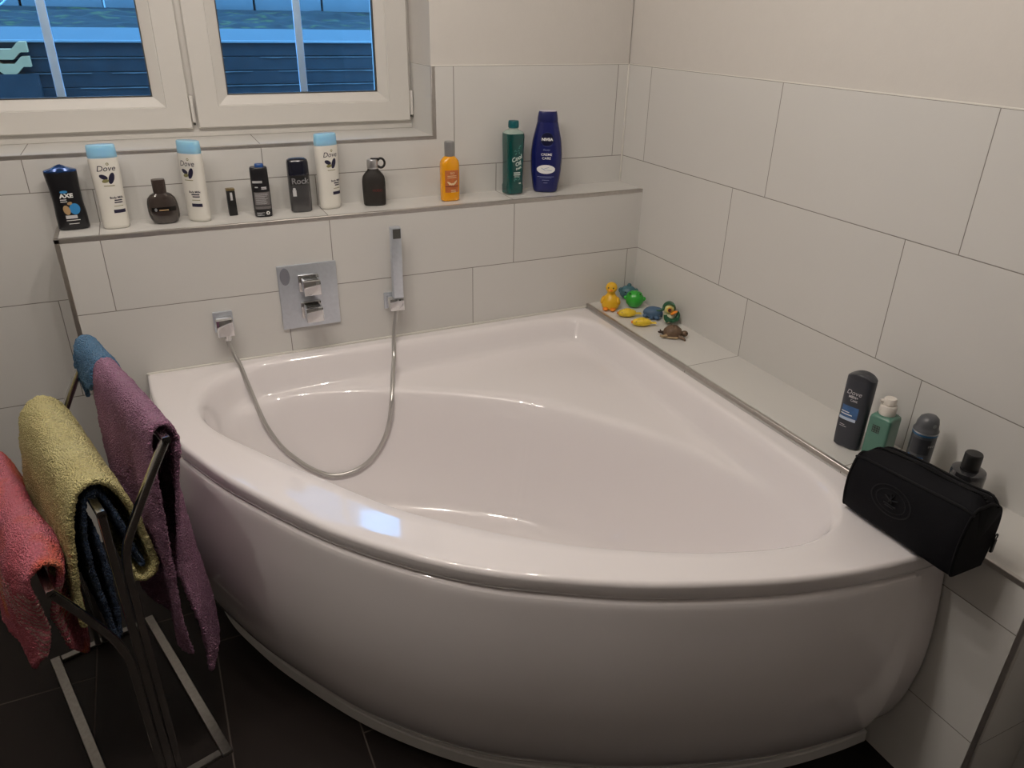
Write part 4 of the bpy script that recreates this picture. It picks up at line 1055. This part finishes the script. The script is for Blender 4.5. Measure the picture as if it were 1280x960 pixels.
fish(-.139, -.262, -.42, 'yellow rubber fish lying nearer, next to the blue toy')
# dull blue lumpy one
t = thing('squirt_animal', 'dull blue low lumpy squirt toy between the fish and the mallard', 'bath toy', (-.058, -.212, ZB), facing(-.058, -.212), 'bath toys')
bm = bmesh.new(); ellipsoid(bm, (0, 0, .019), (.034, .026, .021), u=32, v=20)
for v in bm.verts:
    v.co.z = max(v.co.z, .0005); v.co.x += .003 * fbm(v.co, 60); v.co.z += .002 * max(0, fbm(v.co, 45))
obj('body', bm, m_blu, t, ang=80)
for (x, y, z, r) in ((-.026, -.012, .010, .009), (.014, -.020, .008, .010), (-.004, -.022, .008, .008), (.030, .0, .012, .009)):
    bm = bmesh.new(); ellipsoid(bm, (x, y, z), (r, r * .8, r * .8)); obj('flipper', bm, m_blu, t, ang=80)
# mallard
t = thing('rubber_duck', 'dark green and cream mallard rubber duck with big yellow ringed eye', 'bath toy', (-.040, -.275, ZB), facing(-.04, -.275, .15), 'bath toys')
bm = bmesh.new(); ellipsoid(bm, (.002, .004, .022), (.021, .024, .022), u=24, v=16)
for v in bm.verts: v.co.z = max(v.co.z, .0005)
obj('body', bm, m_cream, t, ang=80)
bm = bmesh.new(); ellipsoid(bm, (-.002, -.004, .053), (.0185, .018, .019), u=24, v=16); obj('head', bm, mat('pale lemon rubber', (.62, .60, .25), .4), t, ang=80)
bm = bmesh.new(); rings = []
for a in np.linspace(-.25, PI * .95, 18):   # green cap swept over the head into a tuft on the left
    c = Vector((-.002 + .0185 * math.cos(a), -.003, .0555 + .0185 * math.sin(a))); w = .0165 * (1 - .25 * abs(a - 1.3))
    rings.append([c + Vector((math.cos(a) * .004 * math.cos(b), w * math.sin(b), math.sin(a) * .004 * math.cos(b))) for b in np.linspace(0, 2 * PI, 13)[:-1]])
loft(bm, rings); obj('green_cap', bm, m_dgrn, t, ang=80)
bm = bmesh.new(); tube(bm, smooth_path([(-.016, -.006, .060), (-.024, -.010, .052), (-.034, -.012, .048), (-.045, -.012, .049)], 5), [.007 - .00035 * k for k in range(16)], 12); obj('crest', bm, m_dgrn, t, ang=80)
bm = bmesh.new(); ellipsoid(bm, (-.002, -.0215, .0555), (.0095, .0030, .0105)); e1 = obj('eye_ring', bm, mat('amber ring', (.70, .42, .05), .35), t, ang=80)
bm = bmesh.new(); ellipsoid(bm, (-.002, -.0240, .0550), (.0060, .0022, .0068)); obj('pupil', bm, mat('dark red brown eye', (.07, .010, .008), .2), e1, ang=80)
bm = bmesh.new(); ellipsoid(bm, (.014, -.020, .0455), (.0125, .0085, .0045), Matrix.Rotation(-.5, 3, 'Y')); ellipsoid(bm, (.0085, -.018, .0400), (.007, .006, .003)); obj('beak', bm, m_org, t, ang=80)
bm = bmesh.new(); tube(bm, smooth_path([(-.012, -.020, .030), (.000, -.024, .021), (.014, -.022, .018), (.026, -.014, .022), (.0305, -.008, .034), (.026, -.004, .045)], 6), [.0045 + .0035 * math.sin(PI * k / 30) for k in range(31)], 12); obj('wing', bm, m_dgrn, t, ang=80)
bm = bmesh.new(); tube(bm, smooth_path([(-.014, -.018, .036), (-.012, -.022, .024), (-.004, -.024, .014)], 6), .0060, 12); obj('wing', bm, m_dgrn, t, ang=80)
# turtle
t = thing('rubber_turtle', 'brown rubber turtle at the near end of the row of toys', 'bath toy', (-.098, -.380, ZB), -.45, 'bath toys')
bm = bmesh.new(); ellipsoid(bm, (0, 0, .016), (.030, .026, .023), u=36, v=22)
for v in bm.verts:
    v.co.z = max(v.co.z, .004); a = math.atan2(v.co.y, v.co.x)
    v.co += Vector((v.co.x, v.co.y, v.co.z - .01)).normalized() * .0014 * math.sin(a * 9) * math.cos(v.co.z * 260)
obj('shell', bm, m_brn, t, ang=80)
bm = bmesh.new(); bmesh.ops.create_cone(bm, segments=32, radius1=.031, radius2=.028, depth=.005, cap_ends=True, matrix=Matrix.Translation((0, 0, .006)) @ Matrix.Diagonal((1, .88, 1, 1))); obj('shell_rim', bm, m_tan, t)
bm = bmesh.new(); ellipsoid(bm, (.037, -.006, .014), (.012, .010, .010), u=18, v=12); hd = obj('head', bm, m_brn, t, ang=80)
for s in (-1, 1):
    bm = bmesh.new(); ellipsoid(bm, (.043, -.006 + s * .007, .018), (.0022, .002, .0022)); obj('eye', bm, m_eye, hd, ang=80)
    bm = bmesh.new(); tube(bm, smooth_path([(.018, s * .020, .008), (.030, s * .032, .006), (.034, s * .040, .004)], 5), [.006 - .0003 * k for k in range(11)], 10); obj('flipper', bm, m_brn, t, ang=80)
    bm = bmesh.new(); tube(bm, smooth_path([(-.020, s * .014, .010), (-.034, s * .018, .008), (-.044, s * .016, .010)], 5), [.006 - .00035 * k for k in range(11)], 10); obj('flipper', bm, m_tan if s < 0 else m_dbrn, t, ang=80)
bm = bmesh.new(); tube(bm, [(-.028, 0, .010), (-.038, .001, .016), (-.042, .001, .024)], [.0045, .0035, .0015], 10); obj('tail', bm, m_dbrn, t, ang=80)

# ------------------------------------------------------------------ towel rack
Mn = Vector((-1.73743, -.85825, 0)); Mf = Vector((-1.88243, -.33925, 0))
V = (Mn - Mf).normalized(); U = Vector((-V.y, V.x, 0)); LR = (Mn - Mf).length
def rp(a, l, z): return Mf + U * a + V * l + Vector((0, 0, z))
rack = thing('towel_rack', 'chrome freestanding towel rack with three arms on a rectangular floor frame', 'towel rack', tuple(Mf + V * LR / 2))
inv = rack.location.copy()
def rk(a, l, z): return rp(a, l, z) - inv
bm = bmesh.new(); hb = .120
corners = [rk(-hb, -.006, .006), rk(hb, -.006, .006), rk(hb, LR + .006, .006), rk(-hb, LR + .006, .006)]
def flat(bm, p, q, w, h):
    t = (q - p).normalized(); s = Vector((-t.y, t.x, 0)); p = p - t * w; q = q + t * w
    vs = []
    for zz_ in (-h, h):
        for pt, sg in ((p, -1), (p, 1), (q, 1), (q, -1)): vs.append(bm.verts.new(pt + s * (w * sg) + Vector((0, 0, zz_))))
    fs = [bm.faces.new([vs[i] for i in f]) for f in ((3, 2, 1, 0), (4, 5, 6, 7), (0, 1, 5, 4), (1, 2, 6, 5), (2, 3, 7, 6), (3, 0, 4, 7))]
    bmesh.ops.bevel(bm, geom=list({e for f in fs for e in f.edges}), offset=.0012, segments=1, affect='EDGES')
for i in range(4):
    bm = bmesh.new(); p, q = corners[i], corners[(i + 1) % 4]; t_ = (q - p).normalized() * .0115
    if i % 2 == 0: flat(bm, p + t_ * 2, q - t_ * 2, .0095, .0055)
    else: flat(bm, p, q, .0115, .006)
    obj('base_bar', bm, m_base, rack)
HB = .0075
def loop(path2d):
    """one inverted U: near post with its arm, the towel bar, far post; path2d = (a, z) from floor to bar"""
    sm_ = [(p.x, p.z) for p in smooth_path([(a, 0, z) for a, z in path2d], 7)]
    bm = bmesh.new(); bar(bm, [rk(a, LR, z) for a, z in sm_], HB, HB, fixed=V)
    bar(bm, [rk(a, 0, z) for a, z in sm_], HB, HB, fixed=V)
    a, z = path2d[-1]
    bar(bm, [rk(a, -HB, z), rk(a, LR / 2, z), rk(a, LR + HB, z)], HB, HB)
    return bm
RIGHT = [(.018, .010), (.018, .30), (.018, .54), (.019, .60), (.026, .645), (.042, .685), (.088, .770), (.135, .850)]
MID = [(.0, .010), (.0, .3), (.0, .6), (.0, .742)]
LEFT = [(-.018, .010), (-.018, .25), (-.018, .345), (-.021, .395), (-.034, .450), (-.060, .511), (-.090, .574), (-.111, .617)]
obj('bar_loop', loop(RIGHT), m_rack, rack); obj('bar_loop', loop(MID), m_rack, rack); obj('bar_loop', loop(LEFT), m_rack, rack)

# ------------------------------------------------------------------ towels
def towel(name, label, cat, sec_fn, l0, l1, m, thick, step=.0036, fuzz=.0030, edge_fn=None, cover=None, seed=0):
    """cloth over a bar: sec_fn(l_norm) -> polyline [(a,z)...]; l from l0 to l1"""
    nl = max(4, int(abs(l1 - l0) / step))
    secs = []
    ns = None
    for j in range(nl + 1):
        q = j / nl
        pts = smooth_path([(a, 0, z) for a, z in sec_fn(q)], 10)
        P = np.array([(p.x, p.z) for p in pts]); ds = np.r_[0, np.cumsum(np.linalg.norm(np.diff(P, axis=0), axis=1))]
        if ns is None: ns = int(ds[-1] / step)
        s = np.linspace(0, ds[-1], ns + 1)
        secs.append(np.stack([np.interp(s, ds, P[:, 0]), np.interp(s, ds, P[:, 1])], 1))
    bm = bmesh.new(); G = []
    o0 = rp(0, (l0 + l1) / 2, 0)
    for j in range(nl + 1):
        q = j / nl; col = []
        for i in range(ns + 1):
            a, z = secs[j][i]; ll = l0 + (l1 - l0) * q
            if edge_fn: da, dl, dz = edge_fn(q, i / ns, z)
            else: da = dl = dz = 0
            col.append(bm.verts.new(rp(a + da, ll + dl, z + dz) - o0))
        G.append(col)
    for j in range(nl):
        for i in range(ns): bm.faces.new((G[j][i], G[j + 1][i], G[j + 1][i + 1], G[j][i + 1]))
    bmesh.ops.recalc_face_normals(bm, faces=bm.faces[:])
    bm.normal_update()
    # make sure the cloth thickens outwards
    mid = G[nl // 2][ns // 2]
    if mid.normal.z < 0: bmesh.ops.reverse_faces(bm, faces=bm.faces[:])
    bm.normal_update()
    rnd = random.Random(seed)
    nrm = [[v.normal.copy() for v in col] for col in G]
    top = [[bm.verts.new(v.co + n_ * thick) for v, n_ in zip(col, nc)] for col, nc in zip(G, nrm)]
    flip = mid.normal.dot(G[nl // 2][ns // 2].link_faces[0].normal) < 0
    for j in range(nl):
        for i in range(ns): bm.faces.new((top[j][i], top[j + 1][i], top[j + 1][i + 1], top[j][i + 1]))
    def rim(p, q):          # rounded edge between the two skins
        m_ = [bm.verts.new((a.co + b.co) / 2 + o_) for a, b, o_ in zip(p[0], p[1], q)]
        for i in range(len(m_) - 1):
            bm.faces.new((p[0][i], p[0][i + 1], m_[i + 1], m_[i])); bm.faces.new((m_[i], m_[i + 1], p[1][i + 1], p[1][i]))
        return m_
    e0 = rim((G[0], top[0]), [-V * (thick * .45)] * (ns + 1)); e1 = rim((G[nl], top[nl]), [V * (thick * .45)] * (ns + 1))
    for i, ep in ((0, 1), (ns, -1)):
        mm = rim(([c[i] for c in G], [c[i] for c in top]), [(c[i].co - c[i + ep].co).normalized() * (thick * .45) for c in G])
        for e_, c in ((e0, 0), (e1, nl)):
            bm.faces.new((e_[i], mm[0 if c == 0 else -1], G[c][i])); bm.faces.new((e_[i], mm[0 if c == 0 else -1], top[c][i]))
    bmesh.ops.recalc_face_normals(bm, faces=bm.faces[:])
    bm.normal_update()
    for v in bm.verts:
        v.co += v.normal * ((rnd.random() - .5) * fuzz + .0025 * mnoise.noise(v.co * 28 + Vector((seed, 0, 0))))
    o = obj(name, bm, m, None, ang=180)
    o.location = o0
    return tag(o, label, cat, 'towels on the rack')

m_purple = terry('purple towelling', [(.30, .145, .235), (.36, .175, .28), (.42, .21, .335)], 5)
m_yellow = terry('yellow towelling', [(.64, .54, .23), (.73, .65, .30), (.80, .75, .39)], 4)
m_navy = terry('navy towelling', [(.032, .058, .115), (.042, .075, .145)], 5)
m_red = terry('pink and orange towelling', [(.56, .10, .14), (.66, .15, .20), (.68, .18, .24), (.74, .14, .10), (.72, .32, .15)], 6.5, swirl=(.575, (.62, .42, .36)))
m_mitt = terry('blue towelling', [(.075, .19, .34), (.095, .23, .40)], 9)

def sec_purple(q):
    n_ = q          # 0 far .. 1 near
    zl_ = .36 - .06 * n_ ** .8; zr_ = .30 - .062 * n_
    w = .004 * math.sin(q * 13)
    return [(.106 - .006 * n_ + 2.2 * w, zl_), (.104 - .006 * n_ - w, zl_ + .12), (.102 + .002 * n_ + w, .66), (.112, .78), (.118, .838), (.127, .862), (.138, .867), (.149, .860), (.158, .832), (.163, .78),
            (.164 + .010 * n_, .66), (.170 + .022 * n_ - w, .48), (.172 + .030 * n_ + w, .36), (.172 + .032 * n_, zr_)]
def edge_purple(q, s, z):
    drop = max(0, .83 - z)
    fold = .012 * math.sin(q * 9 + 2.0 + s * 3) * min(1, drop / .25)
    pull = -.10 * drop * (1 - q) if s < .5 else .0      # inner flap's far edge gathers towards the near end
    c = max(0, (q - .68) / .32) ** 1.4 * min(1, drop / .3)      # the near corners of both flaps roll in a little
    return fold * (1 if s < .5 else .6) + ((.016 * c if s < .5 else -.082 * c)), (.07 * drop * (1 - q) if s < .5 else .05 * drop * (1 - q)), .012 * math.sin(q * 7) * (s < .06)
towel('purple_towel', 'long mauve purple towel hanging over the right arm of the rack beside the tub', 'towel', sec_purple, .128, .515, m_purple, .009, edge_fn=edge_purple, seed=1)

def sec_yellow(q):
    w = .003 * math.sin(q * 8)
    zl_ = .40 + .07 * q ** 2
    return [(-.062 + w, zl_), (-.060 + w, .54), (-.050, .62), (-.040 - w, .69), (-.030, .738), (-.016, .765), (.004, .775), (.024, .766), (.040, .740), (.052, .70), (.063, .65), (.072, .59), (.077, .555), (.072, .537), (.058, .531), (.048, .540), (.044, .560)]
towel('yellow_towel', 'thick folded pale yellow towel over the middle arm of the rack', 'towel', sec_yellow, .055, .485, m_yellow, .013, seed=2, edge_fn=lambda q, s, z: (.006 * math.sin(q * 6 + z * 9) * max(0, .7 - z) / .2, -.03 * (1 - q) * 0, 0))
def sec_navy(q):
    return [(-.004, .66), (-.003, .56), (-.005, .46), (-.010, .412), (-.020, .398), (-.028, .412), (-.031, .48), (-.036, .56), (-.034, .64), (-.026, .70), (-.016, .742), (.002, .758), (.018, .748), (.030, .715), (.042, .66), (.052, .60), (.060, .568), (.062, .556), (.056, .549), (.048, .556)]
towel('navy_towel', 'dark navy towel folded under the yellow one on the middle arm', 'towel', sec_navy, .050, .480, m_navy, .009, seed=3)
def sec_red(q):
    w = .005 * math.sin(q * 10 + 1)
    b_ = .011 * math.exp(-((q - .80) / .20) ** 2)
    n_ = max(0, (q - .55) / .45)
    zb = .462 + .012 * math.sin(q * 5) - min(.13, .5 * (1 - q))
    return [(-.168 - .024 * n_ + w, zb), (-.165 - .018 * n_ - w, .52 - .3 * (.462 - zb)), (-.152 - .6 * b_, .58), (-.138 - .7 * b_, .615), (-.124 - .3 * b_, .637 + .6 * b_), (-.109 + .3 * b_, .645 + 1.2 * b_),
            (-.096 + b_, .637 + .9 * b_), (-.086 + 1.3 * b_, .61 + .4 * b_), (-.078 + b_, .56), (-.068 + .012 * n_ + w, .50), (-.072 + .015 * n_ - w, .425 - min(.12, .4 * (1 - q)) + .012 * math.sin(q * 6))]
def edge_red(q, s, z):
    drop = min(1, max(0, .63 - z) / .12)
    wob = .010 * math.sin(q * 11 + s * 2) * drop
    if s < .45:     # the outer flap turns in at its near end and closes the fold
        c = max(0, (q - .70) / .30)
        return wob + .066 * c ** 1.6 * drop, -.015 * c * drop, -.01 * c * drop
    c = max(0, (q - .72) / .28)
    return wob - .058 * c ** 1.5 * drop * (s > .55), -.03 * c * drop, 0
towel('pink_towel', 'pink and orange towel with swirl print over the lowest left arm', 'towel', sec_red, -.012, .500, m_red, .011, edge_fn=edge_red, seed=4)

def sec_mitt(q):
    thumb = math.exp(-((q - .10) / .16) ** 2)
    lo = .792 - .070 * thumb
    return [(.108 + .010 * thumb, lo), (.111, (lo + .84) / 2), (.116, .842), (.126, .864), (.138, .869), (.150, .862), (.159, .838), (.163, .800), (.164, .745)]
def edge_mitt(q, s, z):
    r = 0.02 * (abs(q - .5) * 2) ** 4
    return 0, 0, r * 1.2 if s < .2 else (r * 1.5 if s > .8 else 0)
towel('wash_mitt', 'small blue terry wash mitt hung over the far end of the right arm', 'wash mitt', sec_mitt, -.022, .138, m_mitt, .009, edge_fn=edge_mitt, seed=5)

# ------------------------------------------------------------------ light
def spot(x, y, power, col=(1, .86, .70), ang=125, blend=.6, rad=.035):
    l = bpy.data.lights.new('ceiling spot', 'SPOT'); l.energy = power; l.color = col; l.spot_size = math.radians(ang); l.spot_blend = blend; l.shadow_soft_size = rad
    o = bpy.data.objects.new('ceiling_spot', l); C.objects.link(o); o.location = (x, y, ZC - .03); return o
for x, p in ((-2.05, 9), (-1.70, 9), (-1.35, 9), (-1.0, 9)):
    l = bpy.data.lights.new('ceiling bulb', 'POINT'); l.energy = p * 1.42; l.color = (1, .925, .855); l.shadow_soft_size = .022
    o = bpy.data.objects.new('ceiling_bulb', l); C.objects.link(o); o.location = (x, -1.02, ZC - .14)
w = bpy.data.worlds.new('dusk sky'); sc.world = w; w.use_nodes = True
bg = w.node_tree.nodes['Background']; bg.inputs[0].default_value = (.14, .47, 1.0, 1); bg.inputs[1].default_value = 9.0
al = bpy.data.lights.new('window portal', 'AREA'); al.shape = 'RECTANGLE'; al.size = WX1 - WX0; al.size_y = WZ1 - WZ0
try: al.cycles.is_portal = True
except Exception: pass
ao = bpy.data.objects.new('window_portal', al); C.objects.link(ao); ao.location = ((WX0 + WX1) / 2, YW + .12, (WZ0 + WZ1) / 2); ao.rotation_euler = (-PI / 2, 0, 0)

sc.view_settings.view_transform = 'Standard'; sc.view_settings.look = 'None'
sc.view_settings.exposure = 0.0; sc.view_settings.gamma = 1.0; sc.view_settings.use_curve_mapping = False
sc.cycles.max_bounces = 10; sc.cycles.diffuse_bounces = 6; sc.cycles.glossy_bounces = 6; sc.cycles.transparent_max_bounces = 12
sc.cycles.use_denoising = True; sc.cycles.sample_clamp_indirect = 4.0
